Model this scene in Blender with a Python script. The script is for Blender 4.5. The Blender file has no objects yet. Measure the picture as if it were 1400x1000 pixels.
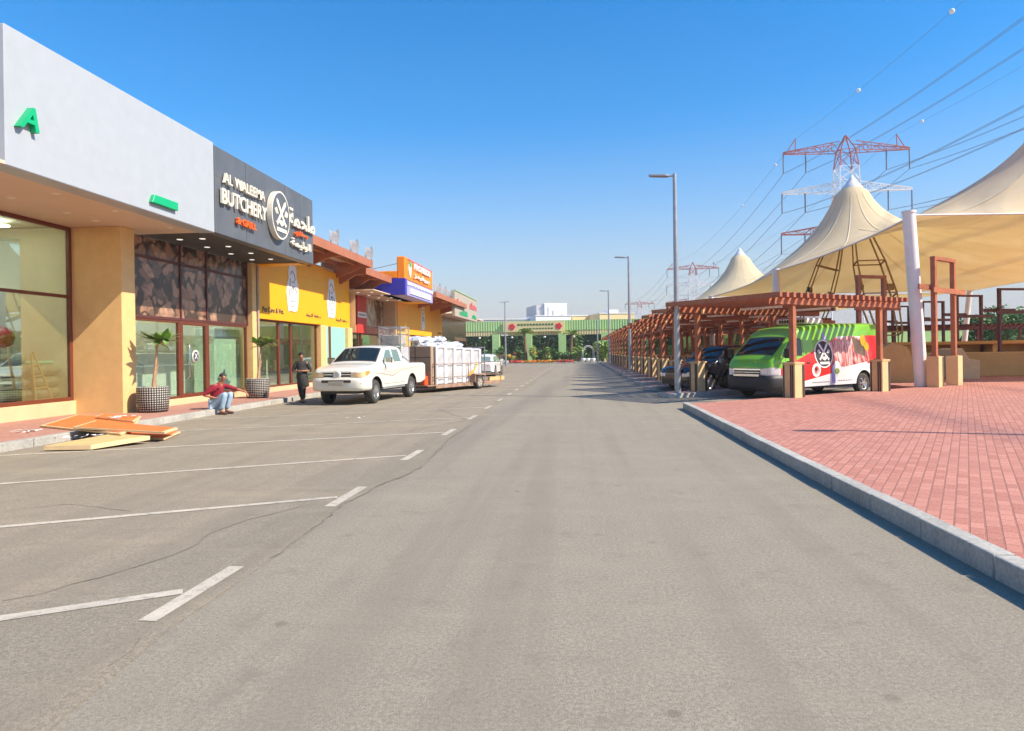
import bpy, bmesh, math, random
from mathutils import Vector, Matrix, noise
import numpy as np
random.seed(7)
S = bpy.context.scene
C = S.collection
PI = math.pi
# ---------------------------------------------------------------- camera model (for measuring places from the photograph)
F = 940.; VPX = 790.; HY = 481.4; ROLL = math.radians(.9); YAW = math.atan((VPX-700)/F); CH = 1.6
def ray(px, py):
    u = (px-700)/F; v = -(py-HY)/F
    c, s = math.cos(ROLL), math.sin(ROLL)
    a = u*c+v*s; b = -u*s+v*c
    cy, sy = math.cos(YAW), math.sin(YAW)
    return (-sy+a*cy, cy+a*sy, b)
def G(px, py, z=0.):
    d = ray(px, py); t = (z-CH)/d[2]; return Vector((d[0]*t, d[1]*t, z))
def AX(px, py, X):
    d = ray(px, py); t = X/d[0]; return Vector((X, d[1]*t, CH+d[2]*t))
def AY(px, py, Y):
    d = ray(px, py); t = Y/d[1]; return Vector((d[0]*t, Y, CH+d[2]*t))
cam_d = bpy.data.cameras.new('camera'); cam = bpy.data.objects.new('camera', cam_d); C.objects.link(cam)
cam_d.sensor_width = 36; cam_d.lens = 36*F/1400; cam_d.shift_y = -(500-HY)/1400; cam_d.clip_end = 6000; cam_d.clip_start = .05
R = Vector((math.cos(YAW), math.sin(YAW), 0)); U = Vector((0, 0, 1)); Fw = Vector((-math.sin(YAW), math.cos(YAW), 0))
R2 = R*math.cos(ROLL)-U*math.sin(ROLL); U2 = U*math.cos(ROLL)+R*math.sin(ROLL)
m = Matrix((R2, U2, -Fw)).transposed().to_4x4(); m.translation = (0, 0, CH); cam.matrix_world = m
S.camera = cam
# ---------------------------------------------------------------- light
sun_dir = Vector((1, -.27, .93)).normalized()
EL = math.asin(sun_dir.z); AZ = math.atan2(sun_dir.x, sun_dir.y)
W = bpy.data.worlds.new("World"); S.world = W; W.use_nodes = True
nt = W.node_tree; nt.nodes.clear()
sky = nt.nodes.new('ShaderNodeTexSky'); sky.sky_type = 'NISHITA'; sky.sun_disc = False
sky.sun_elevation = EL; sky.sun_rotation = AZ; sky.air_density = 1.0; sky.dust_density = .6; sky.ozone_density = 2.0; sky.altitude = 0
hsv = nt.nodes.new('ShaderNodeHueSaturation'); hsv.inputs['Saturation'].default_value = 1.6; hsv.inputs['Value'].default_value = .74
bg = nt.nodes.new('ShaderNodeBackground'); bg.inputs[1].default_value = .15
wo = nt.nodes.new('ShaderNodeOutputWorld')
nt.links.new(sky.outputs[0], hsv.inputs['Color']); wtc = nt.nodes.new('ShaderNodeTexCoord'); wsp = nt.nodes.new('ShaderNodeSeparateXYZ'); wr = nt.nodes.new('ShaderNodeValToRGB'); wm = nt.nodes.new('ShaderNodeMix'); wm.data_type = 'RGBA'
e_ = wr.color_ramp.elements; e_[0].position = 0; e_[0].color = (.88,)*3+(1,); e_[1].position = .5; e_[1].color = (0, 0, 0, 1)
for p_, v_ in ((.05, .82), (.12, .56), (.2, .3), (.3, .1)): q_ = e_.new(p_); q_.color = (v_, v_, v_, 1)
nt.links.new(wtc.outputs['Generated'], wsp.inputs[0]); nt.links.new(wsp.outputs[2], wr.inputs[0]); nt.links.new(wr.outputs[0], wm.inputs[0])   # dusty air low over the horizon
nt.links.new(hsv.outputs[0], wm.inputs[6]); wm.inputs[7].default_value = (1.7, 1.68, 1.78, 1); nt.links.new(wm.outputs[2], bg.inputs[0]); nt.links.new(bg.outputs[0], wo.inputs[0])
sd = bpy.data.lights.new('sun', 'SUN'); sd.energy = 3.5; sd.angle = math.radians(.5); sd.color = (1, .875, .69)
so = bpy.data.objects.new('sun', sd); C.objects.link(so); so.rotation_euler = sun_dir.to_track_quat('Z', 'Y').to_euler()
S.view_settings.view_transform = 'Standard'; S.view_settings.look = 'None'; S.view_settings.exposure = 1.08; S.view_settings.gamma = 1
S.cycles.max_bounces = 8; S.cycles.transparent_max_bounces = 12; S.cycles.caustics_reflective = False; S.cycles.caustics_refractive = False
S.cycles.use_denoising = True
# ---------------------------------------------------------------- materials
def srgb(r, g, b):
    f = lambda c: (c/255/12.92) if c/255 <= .04045 else ((c/255+.055)/1.055)**2.4
    return (f(r), f(g), f(b), 1)
class NT:
    def __init__(s, name):
        s.m = bpy.data.materials.new(name); s.m.use_nodes = True; s.t = s.m.node_tree; s.p = s.t.nodes['Principled BSDF']; s.out = s.t.nodes['Material Output']
        s._tc = None
    def n(s, typ, **kw):
        x = s.t.nodes.new(typ)
        for k, v in kw.items(): setattr(x, k, v)
        return x
    def l(s, a, b): s.t.links.new(a, b)
    @property
    def tc(s):
        if not s._tc: s._tc = s.n('ShaderNodeTexCoord')
        return s._tc.outputs['Object']
    def mathn(s, op, a, b=None, c=None):
        x = s.n('ShaderNodeMath', operation=op)
        for i, v in enumerate((a, b, c)):
            if v is None: continue
            if isinstance(v, (int, float)): x.inputs[i].default_value = v
            else: s.l(v, x.inputs[i])
        return x.outputs[0]
    def noise(s, scale, detail=4, rough=.55, vec=None, stretch=None):
        x = s.n('ShaderNodeTexNoise'); x.inputs['Scale'].default_value = scale; x.inputs['Detail'].default_value = detail; x.inputs['Roughness'].default_value = rough
        v = vec or s.tc
        if stretch:
            mp = s.n('ShaderNodeMapping'); mp.inputs['Scale'].default_value = stretch; s.l(v, mp.inputs[0]); v = mp.outputs[0]
        s.l(v, x.inputs['Vector']); return x.outputs['Fac']
    def ramp(s, fac, stops):
        x = s.n('ShaderNodeValToRGB'); e = x.color_ramp.elements
        while len(e) < len(stops): e.new(.5)
        for i, (p, c) in enumerate(stops):
            e[i].position = p; e[i].color = c if len(c) == 4 else (*c, 1)
        s.l(fac, x.inputs[0]); return x.outputs[0]
    def mix(s, f, a, b, mode='MIX'):
        x = s.n('ShaderNodeMix', data_type='RGBA', blend_type=mode)
        for i, v in ((0, f), (6, a), (7, b)):
            if isinstance(v, (int, float)): x.inputs[i].default_value = v
            elif isinstance(v, tuple): x.inputs[i].default_value = v if len(v) == 4 else (*v, 1)
            else: s.l(v, x.inputs[i])
        return x.outputs[2]
    def bump(s, h, strength=.3, dist=.01):
        x = s.n('ShaderNodeBump'); x.inputs['Strength'].default_value = strength; x.inputs['Distance'].default_value = dist
        s.l(h, x.inputs['Height']); s.l(x.outputs[0], s.p.inputs['Normal']); return x
def mat(name, col, rough=.6, metal=0, var=.12, vscale=3., bump=0, bscale=60, coat=0, spec=.5, stretch=None, fine=0):
    s = NT(name); col = col if len(col) == 4 else (*col, 1)
    f = s.noise(vscale, 5, .6, stretch=stretch)
    lo = tuple(c*(1-var) for c in col[:3])+(1,); hi = tuple(min(1, c*(1+var)) for c in col[:3])+(1,)
    c = s.ramp(f, [(.3, lo), (.7, hi)])
    if fine:
        g = s.noise(vscale*18, 2, .5); c = s.mix(fine, c, s.ramp(g, [(.35, tuple(v*.6 for v in col[:3])), (.65, tuple(min(1, v*1.35) for v in col[:3]))]))
    s.l(c, s.p.inputs['Base Color'])
    s.p.inputs['Roughness'].default_value = rough; s.p.inputs['Metallic'].default_value = metal; s.p.inputs['Coat Weight'].default_value = coat
    s.p.inputs['Specular IOR Level'].default_value = spec
    if bump: s.bump(s.noise(bscale, 3), bump, .01)
    return s.m
def glass_mat(name, tint=(.75, .82, .78), refl=.09, dark=0):
    s = NT(name); s.t.nodes.remove(s.p)
    tr = s.n('ShaderNodeBsdfTransparent'); tr.inputs[0].default_value = (*tint, 1)
    gl = s.n('ShaderNodeBsdfGlossy'); gl.inputs['Roughness'].default_value = .015; gl.inputs[0].default_value = (.88, .97, .88, 1)
    gm = s.n('ShaderNodeNewGeometry'); dt = s.n('ShaderNodeVectorMath', operation='DOT_PRODUCT'); s.l(gm.outputs['Incoming'], dt.inputs[0]); s.l(gm.outputs['Normal'], dt.inputs[1])
    f = s.mathn('POWER', s.mathn('SUBTRACT', 1., s.mathn('ABSOLUTE', dt.outputs['Value'])), 4.)
    f = s.mathn('ADD', s.mathn('MULTIPLY', f, .9), refl*.6)
    f = s.mathn('MINIMUM', f, 1.)
    mx = s.n('ShaderNodeMixShader'); s.l(f, mx.inputs[0]); s.l(tr.outputs[0], mx.inputs[1]); s.l(gl.outputs[0], mx.inputs[2]); s.l(mx.outputs[0], s.out.inputs[0])
    return s.m
MT = {}
MT['white_wall'] = mat('white_cladding', (.40, .44, .48), .4, var=.04)
MT['cream_wall'] = mat('ochre_render', (.74, .5, .22), .85, var=.06, bump=.15, bscale=90)
s = NT('lit_downlight'); s.p.inputs['Emission Color'].default_value = (1, .95, .85, 1); s.p.inputs['Emission Strength'].default_value = .4; MT['lamp_lit'] = s.m
MT['plinth'] = mat('peach_plinth', (.74, .48, .28), .8, var=.08, vscale=2)
MT['soffit'] = mat('beige_soffit', (.66, .53, .4), .6, var=.05, vscale=.8)
MT['frame'] = mat('brown_window_frame', (.15, .038, .016), .45, var=.1)
MT['glass'] = glass_mat('shop_glass', (.86, .93, .86), .5)
MT['glass_dark'] = glass_mat('tinted_glass', (.85, .93, .88), .2)
MT['car_glass'] = glass_mat('car_glass', (.5, .6, .58), .12)
MT['int_wall'] = mat('interior_wall', (.78, .76, .62), .8, var=.06)
MT['int_green'] = mat('pale_green_wall', (.66, .8, .66), .8, var=.05)
MT['int_dark'] = mat('dark_interior', (.06, .06, .055), .8)
MT['int_floor'] = mat('tiled_floor', (.55, .52, .46), .35)
MT['slate'] = mat('slate_grey_panel', (.105, .118, .135), .45, var=.16, vscale=1.3)
MT['letter'] = mat('cream_letter', (.78, .74, .62), .5, var=.04)
MT['orange_letter'] = mat('orange_letter', (.95, .16, .02), .5, var=.04)
MT['yellow'] = mat('yellow_panel', (.93, .42, .0), .5, var=.035, vscale=1.2)
MT['brown_steel'] = mat('brown_painted_steel', (.42, .15, .075), .5, var=.12, vscale=2)
MT['green_letter'] = mat('green_letter', (.0, .42, .17), .45, var=.05)
MT['orange'] = mat('orange_panel', (.9, .24, .0), .5, var=.04)
MT['blue'] = mat('blue_panel', (.03, .035, .38), .45, var=.06)
MT['white'] = mat('white_panel', (.8, .8, .78), .5, var=.03)
MT['lilac'] = mat('lilac_panel', (.36, .36, .72), .5, var=.05)
MT['red'] = mat('red_panel', (.55, .035, .02), .5, var=.06)
MT['tan'] = mat('tan_panel', (.55, .4, .24), .6, var=.08)
MT['grey_panel'] = mat('grey_stone_panel', (.4, .36, .3), .7, var=.12)
MT['concrete'] = mat('kerb_concrete', (.41, .395, .355), .9, var=.32, vscale=1.6, bump=.35, bscale=45, fine=.35)
MT['timber'] = mat('red_brown_timber', (.4, .135, .062), .6, var=.22, vscale=4, bump=.15, bscale=30)
MT['pillar'] = mat('cream_render', (.72, .5, .25), .85, var=.08, vscale=2.5, bump=.15)
MT['groove'] = mat('dark_groove_strip', (.07, .045, .035), .7)
MT['tube_white'] = mat('white_tube', (.75, .75, .75), .4)
MT['steel'] = mat('galvanised_steel', (.4, .42, .44), .42, .55, var=.12, vscale=5)
MT['mast'] = mat('white_painted_mast', (.82, .81, .76), .38, var=.04)
MT['bronze'] = mat('brown_mast_steel', (.36, .26, .13), .6, 0)
MT['truck_paint'] = mat('white_truck_paint', (.74, .72, .64), .28, var=.04, vscale=2, coat=.6)
MT['black_plastic'] = mat('black_plastic', (.025, .025, .027), .5, var=.2)
MT['chrome'] = mat('chrome', (.75, .75, .75), .14, 1, var=.03)
MT['rubber'] = mat('tyre_rubber', (.05, .048, .045), .85, var=.25, vscale=12)
MT['rim'] = mat('silver_rim', (.5, .5, .5), .3, .8, var=.1)
MT['lamp_amber'] = mat('aged_headlamp', (.72, .5, .26), .2, var=.15, coat=.5)
MT['lamp_clear'] = mat('clear_headlamp', (.7, .72, .74), .12, .3, var=.1, coat=.8)
MT['amber'] = mat('amber_indicator', (.9, .3, .06), .25)
MT['tail_red'] = mat('red_tail_lamp', (.75, .02, .03), .25, coat=.6)
MT['car_black'] = mat('black_car_paint', (.012, .012, .014), .15, coat=1.)
MT['car_white'] = mat('white_car_paint', (.8, .8, .79), .25, coat=.7, var=.02)
MT['dash'] = mat('dashboard_dark', (.04, .04, .045), .7)
MT['skin'] = mat('brown_skin', (.38, .17, .09), .55, var=.06)
MT['shirt'] = mat('maroon_shirt', (.28, .012, .03), .85, var=.25, vscale=9, bump=.3, bscale=25)
MT['jeans'] = mat('pale_blue_jeans', (.33, .45, .58), .9, var=.2, vscale=9, bump=.3, bscale=25)
MT['kurta'] = mat('charcoal_tunic', (.035, .035, .033), .9, var=.4, vscale=8, bump=.4, bscale=20)
MT['hair'] = mat('dark_hair', (.02, .014, .01), .7)
MT['shoe'] = mat('brown_shoe', (.07, .035, .025), .6)
MT['rust'] = mat('rusty_steel', (.33, .21, .15), .8, var=.4, vscale=6)
MT['cardboard'] = mat('brown_cardboard', (.38, .28, .19), .85, var=.1, stretch=(1, 1, 6))
MT['foam'] = mat('white_foam_post', (.82, .83, .86), .6, var=.03)
MT['dull_grey'] = mat('dull_grey_cabinet', (.52, .52, .53), .6, var=.3, vscale=2.5)
MT['cone'] = mat('orange_plastic', (.9, .1, .02), .5)
MT['ply_orange'] = mat('orange_laminate_board', (.78, .2, .05), .55, var=.12, vscale=3)
MT['ply'] = mat('pale_plywood', (.7, .46, .2), .7, var=.14, vscale=3, stretch=(1, 6, 1))
MT['ply_edge'] = mat('raw_wood_edge', (.75, .55, .3), .8, var=.1)
MT['green_shed'] = mat('green_cladding', (.46, .7, .28), .6, var=.06)
MT['cream_shed'] = mat('cream_cladding', (.72, .62, .3), .6, var=.05)
MT['shed_cream2'] = mat('cream_sandwich_panel', (.85, .68, .36), .6, var=.04)
MT['shed_white'] = mat('white_sandwich_panel', (.92, .92, .9), .6, var=.04)
MT['shed_grey'] = mat('grey_roof_sheet', (.44, .44, .45), .5, var=.05)
MT['pylon_red'] = mat('red_pylon_paint', (.42, .1, .08), .6)
MT['pylon_white'] = mat('white_pylon_paint', (.78, .79, .8), .6)
MT['cable'] = mat('aluminium_cable', (.16, .21, .28), .6)
MT['bark'] = mat('palm_bark', (.22, .13, .07), .95, var=.35, vscale=14, bump=.5, bscale=30)
MT['leaf'] = mat('green_leaf', (.085, .19, .04), .5, var=.45, vscale=9)
MT['leaf_light'] = mat('light_green_leaf', (.22, .34, .07), .5, var=.4, vscale=9)
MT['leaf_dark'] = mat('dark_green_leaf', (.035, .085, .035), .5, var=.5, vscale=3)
MT['leaf_frangi'] = mat('waxy_green_leaf', (.2, .34, .08), .35, var=.35, vscale=9)
MT['twig'] = mat('pale_stem', (.42, .27, .16), .8, var=.25, vscale=12)
MT['fl_red'] = mat('red_flowers', (.85, .1, .1), .7, var=.3, vscale=5)
MT['fl_orange'] = mat('orange_flowers', (.85, .3, .03), .7, var=.3, vscale=5)
MT['fl_white'] = mat('white_flowers', (.8, .75, .78), .7, var=.1)
MT['sack'] = mat('grey_sack', (.35, .33, .26), .8, var=.25, vscale=6, bump=.4, bscale=18)
MT['mint'] = mat('mint_poster', (.3, .65, .53), .5, var=.04)
MT['mud_red'] = mat('dark_maroon_steel', (.11, .035, .03), .5)
MT['paper'] = mat('white_paper', (.8, .78, .78), .8, var=.08)
MT['banner'] = mat('grey_white_cloth', (.38, .38, .4), .8, var=.2)
MT['dark_line'] = mat('ink_line', (.08, .08, .1), .7)

# plastic wrap film
s = NT('plastic_film'); s.t.nodes.remove(s.p)
tr = s.n('ShaderNodeBsdfTransparent'); df = s.n('ShaderNodeBsdfPrincipled'); df.inputs['Base Color'].default_value = (.8, .82, .86, 1); df.inputs['Roughness'].default_value = .3
mx = s.n('ShaderNodeMixShader'); s.l(s.ramp(s.noise(5, 4, .6, stretch=(1, 1, 3)), [(.4, (.03,)*3), (.75, (.3,)*3)]), mx.inputs[0]); s.l(tr.outputs[0], mx.inputs[1]); s.l(df.outputs[0], mx.inputs[2]); s.l(mx.outputs[0], s.out.inputs[0])
MT['film'] = s.m

s = NT('crumpled_film'); s.p.inputs['Base Color'].default_value = (.85, .87, .9, 1); s.p.inputs['Roughness'].default_value = .3; s.p.inputs['Transmission Weight'].default_value = .25; MT['film_heap'] = s.m
# tent fabric
s = NT('cream_tent_membrane'); s.t.nodes.remove(s.p)
a = s.n('ShaderNodeBsdfDiffuse'); b = s.n('ShaderNodeBsdfTranslucent'); mx = s.n('ShaderNodeMixShader')
col = s.ramp(s.noise(.35, 5, .6), [(.3, (.89, .79, .56)), (.7, (.96, .88, .68))])
s.l(col, a.inputs[0]); s.l(s.mix(1., col, (1, .96, .84), 'MULTIPLY'), b.inputs[0])
mx.inputs[0].default_value = .5; s.l(a.outputs[0], mx.inputs[1]); s.l(b.outputs[0], mx.inputs[2]); s.l(mx.outputs[0], s.out.inputs[0])
MT['tent'] = s.m
MT['tent_seam'] = mat('tent_seam_strip', (.8, .71, .5), .9, var=.08)

# asphalt: grey road right of the seam, paler dusty parking left of it
def asphalt(name, base, dust, dustamt):
    s = NT(name)
    big = s.noise(.35, 5, .6); mid = s.noise(2.2, 5, .65)
    c = s.ramp(big, [(.3, tuple(v*.8 for v in base)), (.7, tuple(v*1.14 for v in base))])
    c = s.mix(s.ramp(s.noise(.6, 4, .6, stretch=(1, .25, 1)), [(.42, (0, 0, 0)), (.72, (dustamt,)*3)]), c, dust)
    agg = s.noise(150, 3, .65); c = s.mix(.8, c, s.ramp(agg, [(.36, tuple(v*.45 for v in base)), (.5, base), (.66, tuple(v*1.9 for v in base))]))
    worm = s.noise(42, 4, .75); c = s.mix(.45, c, s.ramp(worm, [(.4, tuple(v*.6 for v in base)), (.62, tuple(v*1.5 for v in base))]))
    spots = s.n('ShaderNodeTexVoronoi'); spots.inputs['Scale'].default_value = 1.9; s.l(s.tc, spots.inputs['Vector'])
    sp = s.ramp(spots.outputs['Distance'], [(.05, (1, 1, 1)), (.1, (0, 0, 0))])
    sp = s.mathn('MULTIPLY', sp, s.ramp(s.noise(.9, 2), [(.5, (0, 0, 0)), (.56, (.5,)*3)]))
    c = s.mix(sp, c, tuple(v*.4 for v in base))
    bl = s.noise(2.6, 7, .72); c = s.mix(s.ramp(bl, [(.56, (0, 0, 0)), (.66, (.55,)*3)]), c, tuple(v*.72 for v in base)); bl2 = s.noise(5.5, 5, .7); c = s.mix(s.ramp(bl2, [(.58, (0, 0, 0)), (.68, (.5,)*3)]), c, dust)
    trk = s.noise(1.3, 5, .6, stretch=(1.4, .05, 1)); c = s.mix(s.ramp(trk, [(.48, (0, 0, 0)), (.62, (.5,)*3)]), c, tuple(v*.8 for v in base))
    wr = s.noise(.9, 6, .7, stretch=(.22, 1, 1)); c = s.mix(s.ramp(wr, [(.52, (0, 0, 0)), (.66, (dustamt*.55,)*3)]), c, dust)
    c = s.mix(s.ramp(mid, [(.3, (0, 0, 0)), (.8, (.35,)*3)]), c, tuple(v*.78 for v in base))
    s.l(c, s.p.inputs['Base Color']); s.p.inputs['Roughness'].default_value = .93; s.p.inputs['Specular IOR Level'].default_value = .3
    s.bump(s.mathn('ADD', agg, worm), .55, .006)
    return s.m
MT['road'] = asphalt('road_asphalt', (.285, .253, .198), (.37, .325, .24), .5)
MT['parking'] = asphalt('parking_asphalt', (.285, .245, .185), (.4, .335, .235), .75)
s = NT('desert_sand'); c = s.ramp(s.noise(.02, 6, .6), [(.3, (.36, .27, .18)), (.7, (.46, .37, .27))]); s.l(c, s.p.inputs['Base Color']); s.p.inputs['Roughness'].default_value = 1; MT['sand'] = s.m
def bricks(name, c1, c2, mortar, w, h, rot, msz=.007, dirt=.25):
    s = NT(name); mp = s.n('ShaderNodeMapping'); mp.inputs['Rotation'].default_value = (0, 0, rot); s.l(s.tc, mp.inputs[0])
    b = s.n('ShaderNodeTexBrick'); b.inputs['Scale'].default_value = 1; b.inputs['Brick Width'].default_value = w; b.inputs['Row Height'].default_value = h
    b.inputs['Mortar Size'].default_value = msz; b.inputs['Mortar Smooth'].default_value = .3; b.inputs['Bias'].default_value = 0
    b.inputs['Color1'].default_value = (*c1, 1); b.inputs['Color2'].default_value = (*c2, 1); b.inputs['Mortar'].default_value = (*mortar, 1)
    s.l(mp.outputs[0], b.inputs[0])
    c = s.mix(s.ramp(s.noise(.7, 5, .65), [(.35, (0, 0, 0)), (.75, (dirt*2,)*3)]), b.outputs[0], tuple(v*.72+.07 for v in c1))
    c = s.mix(.3, c, s.ramp(s.noise(45, 3, .6), [(.3, tuple(v*.6 for v in c1)), (.7, tuple(min(1, v*1.4) for v in c2))]))
    s.l(c, s.p.inputs['Base Color']); s.p.inputs['Roughness'].default_value = .9
    h_ = s.mathn('ADD', s.mathn('MULTIPLY', b.outputs['Fac'], -1.), s.mathn('MULTIPLY', s.noise(60, 3), .4)); s.bump(h_, .6, .008)
    return s.m
MT['plaza'] = bricks('red_block_paving', (.39, .14, .10), (.6, .27, .2), (.25, .11, .085), .21, .105, math.radians(-62), msz=.009)
MT['walk'] = bricks('weathered_red_paving', (.42, .19, .14), (.5, .26, .2), (.3, .16, .12), .2, .1, math.radians(0), dirt=.4)
MT['island_top'] = bricks('island_paving', (.44, .2, .16), (.52, .27, .22), (.25, .12, .1), .2, .1, math.radians(-54), dirt=.3)
def worn(name, col, alpha_lo=.42):
    s = NT(name); base = (.275, .25, .212)
    f = s.ramp(s.noise(9, 6, .75), [(alpha_lo-.1, (0, 0, 0)), (alpha_lo+.06, (1, 1, 1))]); g = s.ramp(s.noise(120, 2, .6), [(.32, (0,)*3), (.45, (1,)*3)])
    f = s.mathn('MULTIPLY', f, g)
    s.l(s.mix(f, base, s.mix(s.ramp(s.noise(2, 4), [(.3, (0,)*3), (.7, (1,)*3)]), col, tuple(v*.8 for v in col))), s.p.inputs['Base Color']); s.p.inputs['Roughness'].default_value = .85
    return s.m
MT['line'] = worn('worn_white_paint', (.64, .57, .46), .42)
MT['line_far'] = worn('very_worn_white_paint', (.6, .54, .44), .47)
# meat photo film: mottled browns
def blotch(name, cols, scale, detail=3, rough=.4, stretch=None, dist=1.5):
    s = NT(name); n = s.n('ShaderNodeTexNoise'); n.inputs['Scale'].default_value = scale; n.inputs['Detail'].default_value = detail; n.inputs['Roughness'].default_value = rough; n.inputs['Distortion'].default_value = dist
    v = s.tc
    if stretch:
        mp = s.n('ShaderNodeMapping'); mp.inputs['Scale'].default_value = stretch; s.l(v, mp.inputs[0]); v = mp.outputs[0]
    s.l(v, n.inputs['Vector']); k = len(cols)
    s.l(s.ramp(n.outputs['Fac'], [(.3+.4*i/(k-1), c) for i, c in enumerate(cols)]), s.p.inputs['Base Color']); s.p.inputs['Roughness'].default_value = .25
    return s.m
def blobs(name, bg_, cols, scale, stretch, edge=.55):
    s = NT(name); mp = s.n('ShaderNodeMapping'); mp.inputs['Scale'].default_value = stretch; wv = s.n('ShaderNodeTexNoise'); wv.inputs['Scale'].default_value = 1.3; s.l(s.tc, wv.inputs['Vector'])
    ad = s.n('ShaderNodeVectorMath', operation='MULTIPLY_ADD'); s.l(wv.outputs['Color'], ad.inputs[0]); ad.inputs[1].default_value = (1.3,)*3; s.l(s.tc, ad.inputs[2]); s.l(ad.outputs[0], mp.inputs[0])
    v = s.n('ShaderNodeTexVoronoi'); v.inputs['Scale'].default_value = scale; s.l(mp.outputs[0], v.inputs['Vector'])
    cellc = s.n('ShaderNodeSeparateColor'); s.l(v.outputs['Color'], cellc.inputs[0])
    body = s.ramp(cellc.outputs[0], [(.0, cols[0]), (.35, cols[1]), (.7, cols[2]), (1, cols[3])])
    body = s.mix(s.ramp(s.noise(7, 5, .7), [(.38, (0, 0, 0)), (.62, (.8,)*3)]), body, tuple(c*.4 for c in cols[1]))
    s.l(s.mix(s.ramp(v.outputs['Distance'], [(edge-.16, (0, 0, 0)), (edge, (.9, .9, .9))]), body, bg_), s.p.inputs['Base Color']); s.p.inputs['Roughness'].default_value = .22; return s.m
MT['meat'] = blobs('printed_meat_film', (.035, .025, .022), [(.42, .22, .15), (.55, .33, .22), (.3, .14, .09), (.09, .07, .06)], 2.1, (1, 1, 1.35), .66)
MT['sausage'] = blobs('printed_sausage_film', (.04, .03, .027), [(.42, .26, .17), (.5, .3, .2), (.34, .18, .12), (.12, .09, .07)], 2.2, (1, 1.25, .62), .55)
MT['pantry'] = blotch('printed_figure_film', [(.05, .03, .02), (.3, .18, .1), (.45, .33, .22), (.4, .42, .25)], .9, 2, .4)
MT['brown_film'] = blotch('printed_brown_film', [(.05, .035, .025), (.16, .1, .06), (.26, .18, .11)], 1.2, 3, .5, (1, 2, .5))
MT['butcher_print'] = blotch('printed_meat_picture', [(.1, .02, .03), (.55, .12, .1), (.8, .45, .4), (.85, .7, .68)], 2.2, 3, .5, (2.2, 1, .6))
MT['sofa'] = MT['int_dark']
# van wrap: object x is length (front at 0), z height
s = NT('printed_van_wrap'); sp = s.n('ShaderNodeSeparateXYZ'); s.l(s.tc, sp.inputs[0]); X_, Y_, Z_ = sp.outputs
green = (.2, .55, .035); green2 = (.10, .33, .05); red = (.72, .02, .02); whitec = (.8, .8, .8)
# lower edge of the green rises towards the rear from z=1.15 at x=1.6 to 1.62 at x=2.9
g_edge = s.mathn('ADD', s.mathn('MULTIPLY', s.mathn('SUBTRACT', X_, 1.52), .34), 1.32)
g_edge = s.mathn('MINIMUM', g_edge, 1.95)
isg = s.mathn('GREATER_THAN', Z_, g_edge)
front = s.mathn('LESS_THAN', X_, 1.0); hood = s.mathn('MULTIPLY', front, s.mathn('GREATER_THAN', Z_, .98))
isg = s.mathn('MAXIMUM', isg, hood)
r_low = s.mathn('ADD', s.mathn('MULTIPLY', s.mathn('SUBTRACT', X_, 1.54), .153), .53)
isr = s.mathn('MULTIPLY', s.mathn('MULTIPLY', s.mathn('GREATER_THAN', Z_, r_low), s.mathn('LESS_THAN', X_, 3.3)), s.mathn('GREATER_THAN', X_, .42))
isr2 = s.mathn('MULTIPLY', s.mathn('GREATER_THAN', X_, 4.85), s.mathn('GREATER_THAN', Z_, 1.02))
isr = s.mathn('MAXIMUM', isr, isr2)
roofg = s.mathn('GREATER_THAN', Z_, 1.98)
c = s.mix(isr, whitec, red); c = s.mix(isg, c, green); c = s.mix(isr2, c, red); c = s.mix(roofg, c, green)
c = s.mix(.12, c, s.ramp(s.noise(2, 4), [(.3, (.1, .1, .08)), (.7, (.8, .8, .7))]), 'OVERLAY')
s.l(c, s.p.inputs['Base Color']); s.p.inputs['Roughness'].default_value = .28; s.p.inputs['Coat Weight'].default_value = .5; MT['van_wrap'] = s.m
# woven pot
s = NT('black_white_woven_pot'); sp = s.n('ShaderNodeSeparateXYZ'); s.l(s.tc, sp.inputs[0])
ang = s.mathn('ARCTAN2', sp.outputs[1], sp.outputs[0]); a = s.mathn('MULTIPLY', ang, 20.); b = s.mathn('MULTIPLY', sp.outputs[2], 52.)
f = s.mathn('MULTIPLY', s.mathn('SINE', s.mathn('ADD', a, b)), s.mathn('SINE', s.mathn('SUBTRACT', a, b)))
s.l(s.mix(s.mathn('GREATER_THAN', f, .3), (.03, .029, .028, 1), (.55, .52, .46, 1)), s.p.inputs['Base Color']); s.p.inputs['Roughness'].default_value = .7; s.bump(f, .5, .01); MT['pot'] = s.m
# corrugated green fascia
def corr(name, col, axis, period):
    s = NT(name); sp = s.n('ShaderNodeSeparateXYZ'); s.l(s.tc, sp.inputs[0]); f = s.mathn('SINE', s.mathn('MULTIPLY', sp.outputs[axis], 2*PI/period))
    s.l(s.mix(s.mathn('GREATER_THAN', f, .55), (*col, 1), tuple(v*.72 for v in col)+(1,)), s.p.inputs['Base Color']); s.p.inputs['Roughness'].default_value = .5; s.bump(f, .6, .03); return s.m
MT['green_corr'] = corr('green_corrugated_sheet', (.46, .7, .28), 0, .35)
MT['cream_corr'] = corr('cream_corrugated_sheet', (.74, .6, .3), 0, .35)

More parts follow.
